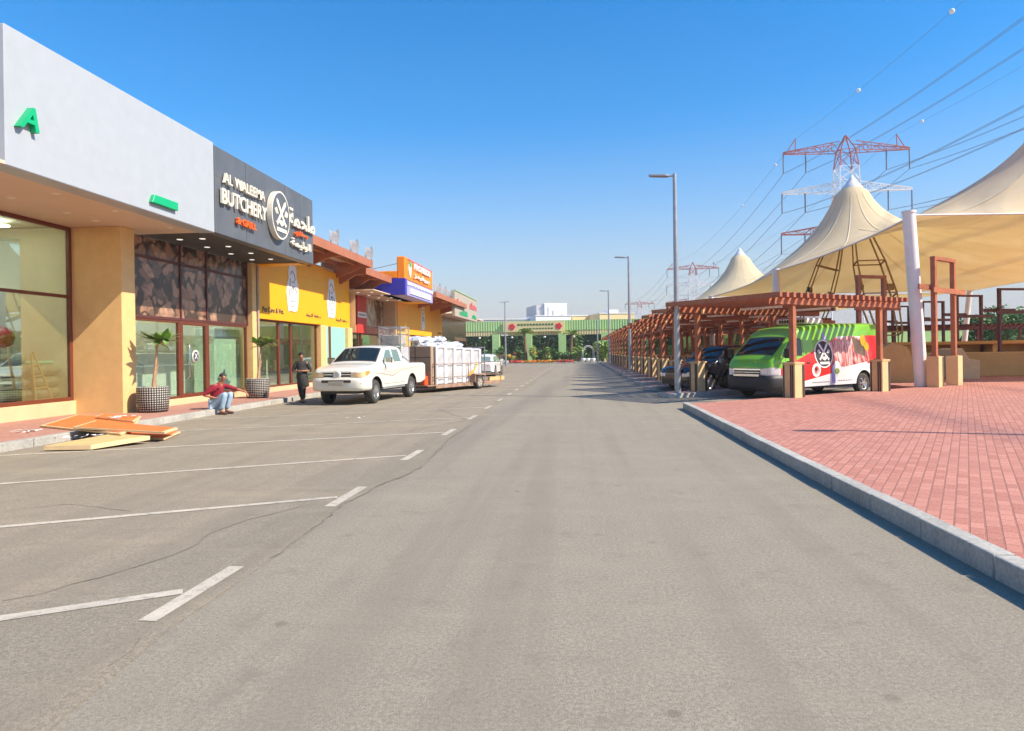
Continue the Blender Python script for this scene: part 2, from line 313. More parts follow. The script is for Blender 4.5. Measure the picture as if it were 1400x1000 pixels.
# ---------------------------------------------------------------- mesh builder
class MB:
    def __init__(s): s.v = []; s.f = []; s.m = []; s.sm = []
    def add(s, vs, fs, mi=0, smooth=False):
        o = len(s.v); s.v += [tuple(v) for v in vs]; s.f += [tuple(i+o for i in f) for f in fs]; s.m += [mi]*len(fs); s.sm += [smooth]*len(fs); return s
    def hexa(s, p, mi=0):   # 8 points bottom 4 then top 4, ccw
        return s.add(p, [(3, 2, 1, 0), (4, 5, 6, 7), (0, 1, 5, 4), (1, 2, 6, 5), (2, 3, 7, 6), (3, 0, 4, 7)], mi)
    def box(s, x0, x1, y0, y1, z0, z1, mi=0):
        return s.hexa([(x0, y0, z0), (x1, y0, z0), (x1, y1, z0), (x0, y1, z0), (x0, y0, z1), (x1, y0, z1), (x1, y1, z1), (x0, y1, z1)], mi)
    def obox(s, c, ax, ay, az, mi=0):   # centre + half axis vectors
        c, ax, ay, az = map(Vector, (c, ax, ay, az))
        return s.hexa([c-ax-ay-az, c+ax-ay-az, c+ax+ay-az, c-ax+ay-az, c-ax-ay+az, c+ax-ay+az, c+ax+ay+az, c-ax+ay+az], mi)
    def bar(s, a, b, w, h=None, mi=0, up=(0, 0, 1)):
        a, b = Vector(a), Vector(b); h = h or w; d = (b-a); L = d.length; d.normalize(); up = Vector(up)
        if abs(d.dot(up)) > .98: up = Vector((0, 1, 0)) if abs(d.y) < .9 else Vector((1, 0, 0))
        sx = d.cross(up).normalized(); uz = sx.cross(d)
        return s.obox((a+b)/2, d*L/2, sx*w/2, uz*h/2, mi)
    def tube(s, pts, rs, n=10, mi=0, cap=True, smooth=True):
        pts = [Vector(p) for p in pts]
        if not hasattr(rs, '__len__'): rs = [rs]*len(pts)
        vs = []; prev = None
        for i, p in enumerate(pts):
            d = (pts[min(i+1, len(pts)-1)]-pts[max(i-1, 0)]).normalized()
            up = Vector((0, 0, 1)) if abs(d.z) < .9 else Vector((1, 0, 0))
            if prev is not None: sx = (prev-d*prev.dot(d)).normalized()
            else: sx = d.cross(up).normalized()
            prev = sx; sy = d.cross(sx)
            for k in range(n):
                a = 2*PI*k/n; vs.append(p+(sx*math.cos(a)+sy*math.sin(a))*rs[i])
        fs = [(i*n+k, i*n+(k+1) % n, (i+1)*n+(k+1) % n, (i+1)*n+k) for i in range(len(pts)-1) for k in range(n)]
        s.add(vs, fs, mi, smooth)
        if cap:
            s.add(vs[:n], [tuple(range(n-1, -1, -1))], mi); s.add(vs[-n:], [tuple(range(n))], mi)
        return s
    def lathe(s, c, prof, n=24, axis='z', mi=0, smooth=True):
        c = Vector(c); vs = []
        for (r, h) in prof:
            for k in range(n):
                a = 2*PI*k/n; x, y = r*math.cos(a), r*math.sin(a)
                vs.append(c+(Vector((x, y, h)) if axis == 'z' else Vector((x, h, y)) if axis == 'y' else Vector((h, x, y))))
        m_ = len(prof)
        return s.add(vs, [(i*n+k, i*n+(k+1) % n, (i+1)*n+(k+1) % n, (i+1)*n+k) for i in range(m_-1) for k in range(n)], mi, smooth)
    def poly(s, pts, d, mi=0):   # planar polygon extruded by vector d
        pts = [Vector(p) for p in pts]; d = Vector(d); n = len(pts); vs = pts+[p+d for p in pts]
        return s.add(vs, [tuple(range(n)), tuple(range(2*n-1, n-1, -1))]+[(i, i+n, (i+1) % n+n, (i+1) % n) for i in range(n)], mi)
    def quad(s, a, b, c, d, mi=0): return s.add([a, b, c, d], [(0, 1, 2, 3)], mi)
    def grid(s, rows, mi=0, smooth=True):
        n = len(rows[0]); vs = [p for r in rows for p in r]
        return s.add(vs, [(i*n+k, i*n+k+1, (i+1)*n+k+1, (i+1)*n+k) for i in range(len(rows)-1) for k in range(n-1)], mi, smooth)
    def merge_text(s, txt, origin, ux, uz, size, depth=.03, mi=0, width=None, align='LEFT', shear=0, bold=0):
        cu = bpy.data.curves.new('t', 'FONT'); cu.body = txt; cu.size = 1; cu.extrude = .5; cu.align_x = 'LEFT'; cu.resolution_u = 3; cu.offset = bold; cu.shear = shear
        o = bpy.data.objects.new('t', cu); me = bpy.data.meshes.new_from_object(o)
        co = [v.co.copy() for v in me.vertices]
        if co:
            x0 = min(c.x for c in co); x1 = max(c.x for c in co); y0 = min(c.y for c in co); y1 = max(c.y for c in co)
            ux, uz = Vector(ux).normalized(), Vector(uz).normalized(); nn = ux.cross(uz); sy = size/(y1-y0); sx = (width/(x1-x0)) if width else sy
            vs = [Vector(origin)+ux*((c.x-x0)*sx)+uz*((c.y-y0)*sy)+nn*(c.z+.5)*depth for c in co]
            s.add(vs, [tuple(p.vertices) for p in me.polygons], mi)
        bpy.data.objects.remove(o); bpy.data.curves.remove(cu); bpy.data.meshes.remove(me)
        return s
    def build(s, name, mats, parent=None, bevel=0, fix=True, world=False, seg=1):
        me = bpy.data.meshes.new(name)
        vs = s.v
        if world and parent is not None:
            l = parent.location; vs = [(a-l.x, b-l.y, c-l.z) for a, b, c in vs]
        me.from_pydata(vs, [], s.f)
        if isinstance(mats, str): mats = [mats]
        for k in mats: me.materials.append(MT[k])
        me.polygons.foreach_set('material_index', s.m); me.polygons.foreach_set('use_smooth', s.sm)
        if fix:
            bm = bmesh.new(); bm.from_mesh(me); bmesh.ops.recalc_face_normals(bm, faces=bm.faces); bm.to_mesh(me); bm.free()
        me.update()
        o = bpy.data.objects.new(name, me); C.objects.link(o)
        if parent is not None: o.parent = parent
        if bevel:
            b = o.modifiers.new('bevel', 'BEVEL'); b.width = bevel; b.segments = seg; b.limit_method = 'ANGLE'; b.angle_limit = math.radians(40)
        return o
def tag(o, label, cat, group=None, kind=None):
    if label: o['label'] = label
    if cat: o['category'] = cat
    if group: o['group'] = group
    if kind: o['kind'] = kind
    return o
def thing(name, label, cat, loc=(0, 0, 0), rz=0, group=None):
    o = bpy.data.objects.new(name, None); C.objects.link(o); o.location = loc; o.rotation_euler = (0, 0, rz); o.empty_display_size = .2
    return tag(o, label, cat, group)
def struct(o): o['kind'] = 'structure'; return o
def dup(root, loc, rz=None, label=None, group=None, scale=None):
    r = root.copy(); C.objects.link(r); r.location = loc
    if rz is not None: r.rotation_euler = (0, 0, rz)
    if label: r['label'] = label
    if group: r['group'] = group
    if scale: r.scale = scale
    def rec(src, dst):
        for ch in list(src.children):
            c = ch.copy(); C.objects.link(c); c.parent = dst; rec(ch, c)
    rec(root, r); return r
# ================================================================= GROUND
D = Vector((.809, .588, 0)); N = Vector((-.588, .809, 0)); DA = math.atan2(.588, .809)
b = MB(); b.quad((-3000, -800, -.02), (3000, -800, -.02), (3000, 5000, -.02), (-3000, 5000, -.02)); struct(b.build('ground', 'sand'))
b = MB(); b.quad((-12, -12, 0), (60, -12, 0), (60, 92, 0), (-12, 92, 0)); struct(b.build('road', 'road'))
seam = [(-2.15, -12), (-2.2, 2)]+[tuple(G(*p)[:2]) for p in [(230, 862), (300, 815), (372, 765), (392, 750), (415, 735), (452, 705), (470, 690), (520, 664), (552, 652), (578, 638), (588, 628), (604, 612), (612, 602), (627, 592)]]
y = seam[-1][1]
while y < 90: y += 1.1; seam.append((-2.32+random.uniform(-.12, .12), y))
b = MB(); vs = [(-13, p[1], .004) for p in seam]+[(p[0], p[1], .004) for p in seam]; k = len(seam)
b.add(vs, [(i, i+k, i+k+1, i+1) for i in range(k-1)]); struct(b.build('parking_lot', 'parking'))
def ribbon(b, pts, w, z, jit=.5):
    L = []; Rr = []
    for i, p in enumerate(pts):
        a = Vector(pts[max(0, i-1)][:2]); c = Vector(pts[min(len(pts)-1, i+1)][:2]); d = (c-a).normalized(); n = Vector((-d.y, d.x)); ww = w*random.uniform(1-jit, 1+jit)/2
        q = Vector(p[:2]); L.append((*(q+n*ww), z)); Rr.append((*(q-n*ww), z))
    b.grid([L, Rr], 0, False)
def rough_path(pts, step=.18, amp=.05):
    out = []
    for a, c in zip(pts[:-1], pts[1:]):
        a, c = Vector(a[:2]), Vector(c[:2]); n = max(1, int((c-a).length/step))
        for i in range(n): out.append(a.lerp(c, i/n)+Vector((random.uniform(-amp, amp), random.uniform(-amp, amp))))
    out.append(Vector(pts[-1][:2])); return out
MT['crack'] = mat('dark_crack', (.2, .175, .14), 1, var=.3)
b = MB(); ribbon(b, rough_path(seam[4:17], .1, .025), .012, .0085, .8)
for pl, w in [([(0, 823), (60, 812), (140, 790), (258, 752), (290, 730), (340, 712), (430, 690)], .009), ([(200, 870), (180, 890), (150, 912)], .006), ([(600, 560), (640, 575), (560, 590)], .016),
              ([(0, 700), (90, 690), (180, 700)], .01)]:
    ribbon(b, rough_path([G(*p) for p in pl], .15, .025), w, .0085)
struct(b.build('asphalt_cracks', 'crack', fix=False))
# painted bay markings
b = MB(); bf = MB()
def strip(b, a, c, w, z=.008):
    a, c = Vector((a[0], a[1], z)), Vector((c[0], c[1], z)); d = (c-a).normalized(); n = Vector((-d.y, d.x, 0))*w/2
    b.quad(a-n, c-n, c+n, a+n)
for k in range(-1, 25):
    yy = 4.46+3.07*k; t = b if k < 4 else bf
    strip(t, (-2.62, yy-.53), (-2.60, yy+.53), .12)
    dx = -.68 if k < 1 else -.5 if k < 3 else -.45
    if k == 0: strip(t, (-2.70, yy-.02), (-9.9, yy-.02-7.2*.6), .11, .0085)
    else: strip(t, (-2.70, yy-.06), (-9.9, yy-.06-7.2*(.5 if k < 3 else .44)), .1, .0085)
struct(b.build('parking_bay_lines', 'line')); struct(bf.build('faded_parking_bay_lines', 'line_far'))
# left walkway with kerb
b = MB(); b.box(-30, -10.12, -6, 82, -.1, .15); struct(b.build('walkway', 'walk'))
def kerb_run(name, a, c, w, h, seg=.98, gap=.012):
    a, c = Vector((*a, 0)), Vector((*c, 0)); d = (c-a); L = d.length; d.normalize(); n = Vector((-d.y, d.x, 0)); b = MB(); t = 0
    while t < L-.05:
        e = min(L, t+seg-gap); j = random.uniform(-.006, .006); hh = h+random.uniform(-.004, .004)
        p = a+d*(t+e)/2+n*(w/2+j); b.obox(p+Vector((0, 0, hh/2-.03)), d*(e-t)/2, n*w/2, Vector((0, 0, hh/2+.03))); t += seg
    return struct(b.build(name, 'concrete', bevel=.014, seg=2))
kerb_run('kerb', (-9.92, -4), (-9.92, 82), .2, .155)
# red plaza with kerb
pz = .157
b = MB(); b.poly([(2.95, -8, -.05), (60, -8, -.05), (60, 62, -.05), (11.6, 62, -.05), (11.6, 25.0, -.05), (2.95, 18.55, -.05)], (0, 0, pz+.05)); struct(b.build('plaza', 'plaza'))
kerb_run('kerb', (2.955, -6), (2.955, 18.9), .155, .163, seg=1.0)
# ================================================================= PERGOLAS AND ISLANDS
def pergola(label, loc, wy, L=4.25, first=False, nz=.02):
    t = thing('parking_pergola', label, 'pergola', loc, DA, 'timber pergolas over the parking bays')
    def pil(x, y):
        b = MB(); b.box(x-.21, x+.21, y-.21, y+.21, 0.01, 1.12); b.box(x-.225, x+.225, y-.225, y+.225, 1.12, 1.17); pb = b.build('pillar_base', 'pillar', t, bevel=.012)
        g = MB()
        for (dx, dy, sx, sy) in ((-.215, -.14, .006, .022), (-.215, -.075, .006, .022), (.14, -.215, .022, .006), (.19, -.215, .022, .006), (-.215, .16, .006, .022), (.215, -.12, .006, .022)):
            g.box(x+dx-sx, x+dx+sx, y+dy-sy, y+dy+sy, .02, 1.1)
        g.build('groove_strip', 'groove', pb)
        b = MB(); b.box(x-.075, x+.075, y-.075, y+.075, 1.2, 3.0-nz); b.box(x-.13, x+.13, y-.13, y+.13, 1.17, 1.205); b.build('post', 'timber', t, bevel=.006)
    ys = [0, -wy] if first else [0]
    for yy in ys:
        for x in ((0, L) if yy == 0 else (-.41, 3.84)): pil(x, yy)
    for yy in ([0, -wy] if first else [0, -wy+.45]):
        b = MB()
        for o in (-.115, .08): b.box(-1.3, L+.95, yy+o, yy+o+.045, 2.86-nz, 3.04-nz)
        b.build('beam', 'timber', t)
    b = MB(); x = -1.36; z0 = 3.045-nz
    while x < L+1.0: b.box(x, x+.1, -wy-.33, -.12 if not first else .1, z0, z0+.14); x += .295
    b.build('slat_roof', 'timber', t)
    for x in (.6, L-.9): b = MB(); b.bar((x, -wy*.72, 2.9-nz), (x, -wy*.35, 2.9-nz), .1, .07); b.build('light_tube', 'tube_white', t)
    b = MB(); b.box(-.16, -.05, -.42, -.34, 2.8-nz, 2.95-nz); b.build('junction_box', 'pillar', t)
    return t
ORD = ['first', 'second', 'third', 'fourth', 'fifth', 'sixth', 'seventh', 'eighth', 'ninth', 'tenth', 'eleventh', 'twelfth', 'thirteenth', 'fourteenth', 'fifteenth', 'sixteenth']
P0 = Vector((4.11, 24.17, 0)); dY = 4.3
w0 = (Vector((6.24, 20.54, 0))-P0).dot(N); 
t0 = pergola('red-brown timber pergola over the green van, nearest of the row', (4.11, 24.17, .0), 4.12, L=3.9, first=True)
p1 = pergola('red-brown slatted pergola over the black car beside the van', (3.95, 24.17+dY, 0), 3.48, L=3.9)
for i in range(2, 15):
    dup(p1, (3.95, 24.17+dY*i, 0), DA, 'red-brown slatted pergola, %s back from the street lamp nearest the van' % ORD[i-1])
# a second bank facing the other way, behind the first
for i in range(0, 9):
    p = Vector((3.95, 24.17+dY*i, 0))+D*10.8+Vector((0, 3.0, 0))
    if p.x > 11 and i < 1: continue
    o = dup(p1, p, DA+PI, '%s pergola of the second bank, behind the bays along the road' % ORD[i].capitalize(), 'pergolas of the second bank')
# islands
def island(p, k, s0=-1.55, s1=5.2):
    t = thing('kerb_island', ('raised kerb island at the foot of the lamp beside the van' if k == 0 else 'raised kerb island, %s back along the parking bays' % ORD[k]), 'kerb island', (p[0], p[1], 0), DA, 'kerb islands between the bays')
    w = .48; b = MB(); n = 6; pts = [(s1, -w), (s1, w)]+[(s0+w*.6-w*.6*math.sin(PI*j/n) , w*math.cos(PI*j/n)) for j in range(n+1)]
    b.poly([(x, y, -.02) for x, y in pts], (0, 0, .165)); b.build('kerb_edge', 'concrete', t, bevel=.015)
    q = [(x*.985+.04, y*.74) for x, y in pts]; b = MB(); b.poly([(x, y, .1) for x, y in q], (0, 0, .05)); b.build('paving_top', 'island_top', t)
    return t
for i in range(15): island((3.95+.1*(i == 0), 24.17+dY*i), i, s1=(3.0 if i == 0 else 5.2))
# ================================================================= STREET LAMPS
def lamp(label, loc, H=7.4, arm=.62, rz=0., group='grey street lamps'):
    t = thing('street_lamp', label, 'street lamp', loc, rz, group)
    b = MB(); b.tube([(0, 0, .02), (0, 0, 1.0), (0, 0, H)], [.105, .1, .062], 14); b.build('pole', 'steel', t)
    b = MB(); b.box(-.17, .17, -.17, .17, 0, .03); b.build('base_plate', 'steel', t, bevel=.004)
    b = MB(); b.tube([(.03, 0, H-.08), (-.25, 0, H-.07)], .03, 8); b.build('arm', 'steel', t)
    b = MB(); b.poly([(-.18, -.09, H-.1), (-.3, -.13, H-.1), (-arm-.2, -.1, H-.07), (-arm-.24, 0, H-.07), (-arm-.2, .1, H-.07), (-.3, .13, H-.1), (-.18, .09, H-.1)], (0, 0, .07)); b.build('lamp_head', 'steel', t, bevel=.015)
    b = MB(); b.box(-.03, .03, -.115, -.09, .6, .95); b.build('access_door', 'steel', t)
    return t
l1 = lamp('tall grey street lamp nearest the camera, on the island beside the green van', (3.3, 23.35, .14), 7.32)
l2 = dup(l1, (3.2, 42.9, .14), None, 'grey street lamp rising through the middle of the pergola row', scale=(1, 1, .99))
l3 = dup(l1, (3.0, 66.4, .14), None, 'grey street lamp near the far end of the pergola row', scale=(1, 1, .985))
dup(l1, (12.4, 10.2, pz), None, 'grey street lamp out on the red plaza whose shadow falls on the paving', scale=(1, 1, 1))
l4 = lamp('double-headed street lamp before the green shed on the left', (-8.04, 76.5, .0), 7.25, .35)
b = MB(); b.poly([(.1, -.1, 7.18), (.5, -.1, 7.2), (.5, .1, 7.2), (.1, .1, 7.18)], (0, 0, .06)); b.build('lamp_head', 'steel', l4); b = MB(); b.box(-.5, .3, -.06, .06, 3.4, 3.55); b.build('bracket', 'white', l4)
lamp('thin distant lamp post in front of the green shed, right of the road', (2.4, 84, .0), 5.2, .2)
# ================================================================= TENT CANOPIES
def soap(nx, ny, x0, x1, y0, y1, peaks, edge_z, corners=None, src=0.0, scal=.5, poles_y=(), poles_x=()):
    Z = np.full((ny+1, nx+1), edge_z, float); xs = np.linspace(x0, x1, nx+1); ys = np.linspace(y0, y1, ny+1)
    XX, YY = np.meshgrid(xs, ys); fixed = np.zeros_like(Z, bool); fixed[0] = fixed[-1] = True; fixed[:, 0] = fixed[:, -1] = True
    for (px, py, pr, pzz) in peaks:
        r = np.hypot(XX-px, YY-py); mk = r < pr; Z[mk] = (pzz+(pr-r)*.95)[mk]; fixed[mk] = True
        Z = np.where(fixed, Z, np.maximum(Z, edge_z+(pzz-edge_z)*np.clip(1-r/14, 0, 1)**1.5))
    for it in range(4200):
        A = .25*(np.roll(Z, 1, 0)+np.roll(Z, -1, 0)+np.roll(Z, 1, 1)+np.roll(Z, -1, 1))+src
        Z = np.where(fixed, Z, A)
    return XX, YY, Z
def canopy(label, x0, x1, y0, y1, peaks, edge_z, py_, px_, src, nx=66, ny=116, pr=1.15):
    t = thing('tent_canopy', label, 'tent canopy', ((x0+x1)/2, (y0+y1)/2, 0), 0, 'cream tensile canopies')
    XX, YY, Z = soap(nx, ny, x0, x1, y0, y1, [(a, b_, pr, c) for a, b_, c in peaks], edge_z, src=src)
    rows = []
    for j in range(ny+1):
        row = []
        for i in range(nx+1):
            x, y = XX[j, i], YY[j, i]
            def sag(v, pts):
                for a, c in zip(pts[:-1], pts[1:]):
                    if a <= v <= c: return 4*(v-a)*(c-v)/((c-a)**2)
                return 0
            sx = .55*sag(y, py_); sy = .7*sag(x, px_); wx = ((x-x0)/(x1-x0)); wy = ((y-y0)/(y1-y0))
            x2 = x+sx*max(0, 1-wx*4)-sx*max(0, 1-(1-wx)*4); y2 = y+sy*max(0, 1-wy*6)-sy*max(0, 1-(1-wy)*6)
            row.append((x2, y2, Z[j, i]))
        rows.append(row)
    b = MB(); b.grid(rows); o = b.build('membrane', 'tent', t, world=True)
    so_ = o.modifiers.new('thick', 'SOLIDIFY'); so_.thickness = .02
    dx_, dy_ = (x1-x0)/nx, (y1-y0)/ny
    def zat(x, y):
        fx, fy = (x-x0)/dx_, (y-y0)/dy_; i, j = int(min(nx-1, max(0, fx))), int(min(ny-1, max(0, fy))); u, v = fx-i, fy-j
        return Z[j, i]*(1-u)*(1-v)+Z[j, i+1]*u*(1-v)+Z[j+1, i]*(1-u)*v+Z[j+1, i+1]*u*v
    sm = MB()
    for a, b_, c in peaks:
        for k in range(18):
            th = 2*PI*(k+.3)/18; L_ = []; R_ = []; q = .75
            while q < 14:
                x, y = a+q*math.cos(th), b_+q*math.sin(th)
                if not (x0+.8 < x < x1-.8 and y0+.8 < y < y1-.8): break
                nx_, ny_ = -math.sin(th)*.025, math.cos(th)*.025; z = zat(x, y)+.03; L_.append((x-nx_, y-ny_, z)); R_.append((x+nx_, y+ny_, z)); q += .3
            if len(L_) > 2: sm.grid([L_, R_])
    sm.build('seam', 'tent_seam', t, world=True, fix=False)
    ed = MB(); n = ny
    for seq in ([r[0] for r in rows], [r[-1] for r in rows], rows[0], rows[-1]): ed.tube(seq, .035, 6, cap=False)
    ed.build('edge_cable', 'mast', t, world=True)
    for a, b_, c in peaks:
        q = MB(); q.lathe((a, b_, c), [(.66, .42), (.64, .52), (.46, .72), (.24, 1.05), (.08, 1.32), (.01, 1.36)], 24); q.build('peak_cap', 'tube_white', t, world=True)
    return t
EZ = 6.22
canopy('large cream conical tent canopy with the tall peak left of the white pole', 11.9, 33.5, 25.6, 62, [(18.6, 48.4, 11.8), (21.4, 31.2, 11.9)], EZ, (25.6, 42.8, 62), (11.9, 33.5), 0)
canopy('smaller-looking cream tent canopy with a pointed peak, farther behind', 11.9, 33, 63.5, 100, [(18.9, 82, 11.9)], EZ, (63.5, 82, 100), (11.9, 33), 0)
def pole(label, base, top, r=.22):
    b = MB(); b.tube([base, top], [r, r*.96], 20); a = Vector(top); b.tube([a-Vector((0, 0, .02)), a+Vector((0, 0, .06))], r*1.08, 20)
    return tag(b.build('canopy_pole', 'mast'), label, 'canopy pole', 'white poles of the tent canopies')
pole('thick white leaning pole at the near corner of the big tent', (12.02, 25.45, .1), (11.68, 25.45, 6.28))
pole('white pole at the middle of the big tent edge', (12.1, 42.85, .1), (11.98, 42.85, 6.3))
pole('white leaning pole at the far right corner of the big tent', (32.6, 62, .1), (33.3, 62, 6.25))
pole('white pole where the two tents meet', (12.0, 62.7, .1), (11.9, 62.7, 6.25))
pole('distant white pole under the far tent', (12.0, 82, .1), (11.9, 82, 6.25))
def strut(label, base, top, w=1.3):
    t = thing('mast_strut', label, 'mast strut', base, 0, 'brown lattice struts of the tent masts')
    a = Vector((0, 0, 0)); c = Vector(top)-Vector(base); L = c.length; side = R2.copy(); side.z = 0; side.normalize(); side = (side-(c.normalized()*side.dot(c.normalized()))).normalized()
    dep = c.normalized().cross(side); b = MB(); prof = [(0, .12), (.2, .75), (.42, 1.), (.62, .85), (.85, .42), (1, .1)]
    for s1 in (-1, 1):
        for s2 in (-1, 1):
            pts = [a+c*f+side*s1*w/2*k+dep*s2*w/6*k for f, k in prof]
            for p, q in zip(pts[:-1], pts[1:]): b.bar(p, q, .08, .08)
    b.build('chord', 'bronze', t)
    for f, k in prof[1:-1]:
        b = MB(); cs = [a+c*f+side*s1*w/2*k+dep*s2*w/6*k for s1, s2 in ((-1, -1), (1, -1), (1, 1), (-1, 1))]
        for i in range(4): b.bar(cs[i], cs[(i+1) % 4], .08, .08)
        b.build('cross_frame', 'bronze', t)
    f, k = prof[2]; q = a+c*(f+.05); b = MB(); b.obox(q-side*w/2*.9, side*.16, Vector((0, .12, 0)), Vector((0, 0, .16))); b.build('floodlight', 'black_plastic', t); b = MB(); b.obox(q+side*w/2*.9, side*.2, Vector((0, .12, 0)), Vector((0, 0, .2))); b.build('floodlight', 'bronze', t)
strut('tan lattice strut under the big tent, right one with floodlights', (19.2, 43.6, pz), (18.6, 48.2, 11.2), 2.1)
strut('tan lattice strut under the big tent, left one leaning right', (15.2, 49.5, pz), (18.3, 48.6, 11.2), 1.7)
strut('small tan lattice strut under the farther tent', (16.1, 78, pz), (18.6, 81.4, 11.4), 1.9)
# ================================================================= TALL ARCH FRAMES, WALLS, BENCHES
def arch(label, p, q, top=4.42, cross=3.35, wbase=.4, matn='timber', base=True):
    p, q = Vector(p), Vector(q); t = thing('timber_arch', label, 'timber arch', (p+q)/2, math.atan2(q.y-p.y, q.x-p.x), 'tall timber arches'); h = (q-p).length/2
    for x in (-h, h):
        if base:
            b = MB(); b.box(x-wbase/2, x+wbase/2, -wbase/2, wbase/2, 0, 1.06); pb = b.build('pillar_base', 'pillar', t, bevel=.01)
            if x < 0: g = MB(); [g.box(x+wbase/2-.12+o, x+wbase/2-.08+o, -wbase/2-.006, -wbase/2+.01, .02, 1.04) for o in (0, .07)]; g.build('groove_strip', 'groove', pb)
        b = MB(); b.box(x-.075, x+.075, -.075, .075, .9 if not base else 1.06, top-.02); b.box(x-.12, x+.12, -.12, .12, 1.06, 1.1); b.build('post', matn, t)
    b = MB(); b.box(-h-.08, h+.08, -.08, .08, top-.02, top+.1); b.build('top_rail', matn, t)
    b = MB(); b.box(-h-.3, h+.75, -.13, -.078, cross-.09, cross+.09); b.box(-h-.9, h-1.0, .078, .13, cross+.02, cross+.2); b.build('cross_beam', matn, t)
arch('tall reddish timber arch on two cream pillars beside the thick white pole', (12.28, 25.05, pz-.005), (13.45, 26.1, pz-.005))
arch('tall timber arch behind the rear of the van', (11.4, 29.2, pz-.005), (12.6, 29.7, pz-.005), top=4.25, cross=3.0)
for lab, xa, xb, ytop, dist in [('dark arch far right, cut by the picture edge', 1367, 1412, 405, 40), ('dark arch in front of the far white pole', 1309, 1342, 413, 44.6), ('dark arch seen between the legs of the near arch', 1262, 1290, 420, 50), ('small dark arch left of the thick white pole', 1221, 1243, 425, 55)]:
    a = AY(xa, 470, dist); c = AY(xb, 470, dist+.6); arch(lab, (a.x, a.y, pz-.005), (c.x, c.y, pz-.005), matn='mud_red', base=False, cross=3.2)
def wallpoly(name, label, cat, px, Y, dep, m='cream_wall', z0=None):
    pts = [AY(x, y, Y) for x, y in px]
    if z0 is not None:
        pts = [Vector((p.x, p.y, max(p.z, z0))) for p in pts]
    lo = min(p.z for p in pts)
    b = MB(); c = sum(pts, Vector())/len(pts); t = thing(name, label, cat, (c.x, c.y, pz)); b.poly(pts, (0, dep, 0)); b.build('wall_body', m, t, world=True, bevel=.02)
    return t
MT['wall_ochre'] = mat('ochre_low_wall', (.6, .37, .13), .85, var=.07, bump=.15)
w = wallpoly('planter_wall', 'ochre planter wall with a sloping shoulder behind the thick white pole', 'wall', [(1206, 527), (1206, 476), (1219, 469), (1240, 474), (1249, 493), (1249, 527)], 28.5, .5, 'wall_ochre', z0=pz-.01)
w = wallpoly('bench_wall', 'cream stepped bench wall end right of the near arch', 'wall', [(1309, 519), (1309, 478), (1316, 476), (1325, 491), (1340, 493), (1340, 519)], 30.5, 1.6, 'pillar', z0=pz-.01)
t = thing('counter_wall', 'long ochre counter wall with a ledge at the far side of the plaza', 'wall', (25, 44.5, pz))
b = MB(); b.box(14, 42, 44.6, 45.2, pz-.01, 1.05); b.build('wall_body', 'wall_ochre', t, world=True)
b = MB(); b.box(13.8, 42, 44.0, 45.4, 1.62, 1.82); b.build('ledge', 'wall_ochre', t, world=True, bevel=.02)
b = MB(); [b.box(x, x+.55, 44.2, 45.1, pz-.01, 1.62) for x in (15, 20, 25, 27.6, 33)]; b.build('support_pier', 'wall_ochre', t, world=True)
b = MB(); b.box(13.8, 42, 43.6, 44.3, .75, .92); b.build('seat_slab', 'wall_ochre', t, world=True, bevel=.02)
b = MB(); b.box(13.9, 42, 45.2, 45.3, 1.05, 1.62); b.build('back_panel', 'wall_ochre', t, world=True)
b = MB(); b.box(12.6, 24, 33.2, 33.9, pz-.01, 1.25); tag(b.build('bench_wall', 'wall_ochre', bevel=.03), 'low ochre wall seen between the near arch posts', 'wall')
# far right long pergola
t = thing('long_pergola', 'long dark pergola running behind the plaza on the right', 'pergola', (30, 57, 0))
b = MB(); x = 14
while x < 62: b.box(x, x+.1, 54.6, 58.4, 3.0, 3.16); x += .42
b.build('slat_roof', 'mud_red', t, world=True)
for yy in (55, 58):
    b = MB(); b.box(13.5, 62, yy, yy+.09, 2.78, 2.98); b.build('beam', 'mud_red', t, world=True)
for x in range(15, 62, 3):
    for yy in (55, 58): b = MB(); b.box(x, x+.16, yy-.03, yy+.13, 0, 2.8); b.build('post', 'mud_red', t, world=True)
# ================================================================= SHOPS ON THE LEFT
XF = -10.0        # plane of the fascias
SZ = 5.06         # soffit height
def shell(t, Xg, y0, y1, ztop, depth=6, wall='int_wall', back=None, zf=.3, roofm='soffit', overhang=None):
    """floor, side walls, back wall, ceiling and roof of one unit; the front is open for the shopfront"""
    xb = Xg-depth
    b = MB(); b.box(xb, Xg-.02, y0, y1, .0, zf); b.build('floor_slab', 'int_floor', t, world=True)
    b = MB(); b.box(xb-.2, xb, y0, y1, 0, ztop); b.build('back_wall', back or wall, t, world=True)
    b = MB(); b.box(xb, Xg-.03, y0, y0+.1, zf, SZ); b.build('side_wall', wall, t, world=True)
    b = MB(); b.box(xb, Xg-.03, y1-.1, y1, zf, SZ); b.build('side_wall', wall, t, world=True)
    b = MB(); b.box(xb-.2, Xg-.05, y0, y1, SZ+.02, SZ+.25); b.build('ceiling', wall, t, world=True)
    b = MB(); b.box(xb-.2, Xg, y0, y1, SZ+.3, ztop-.3); b.build('roof', roofm, t, world=True)
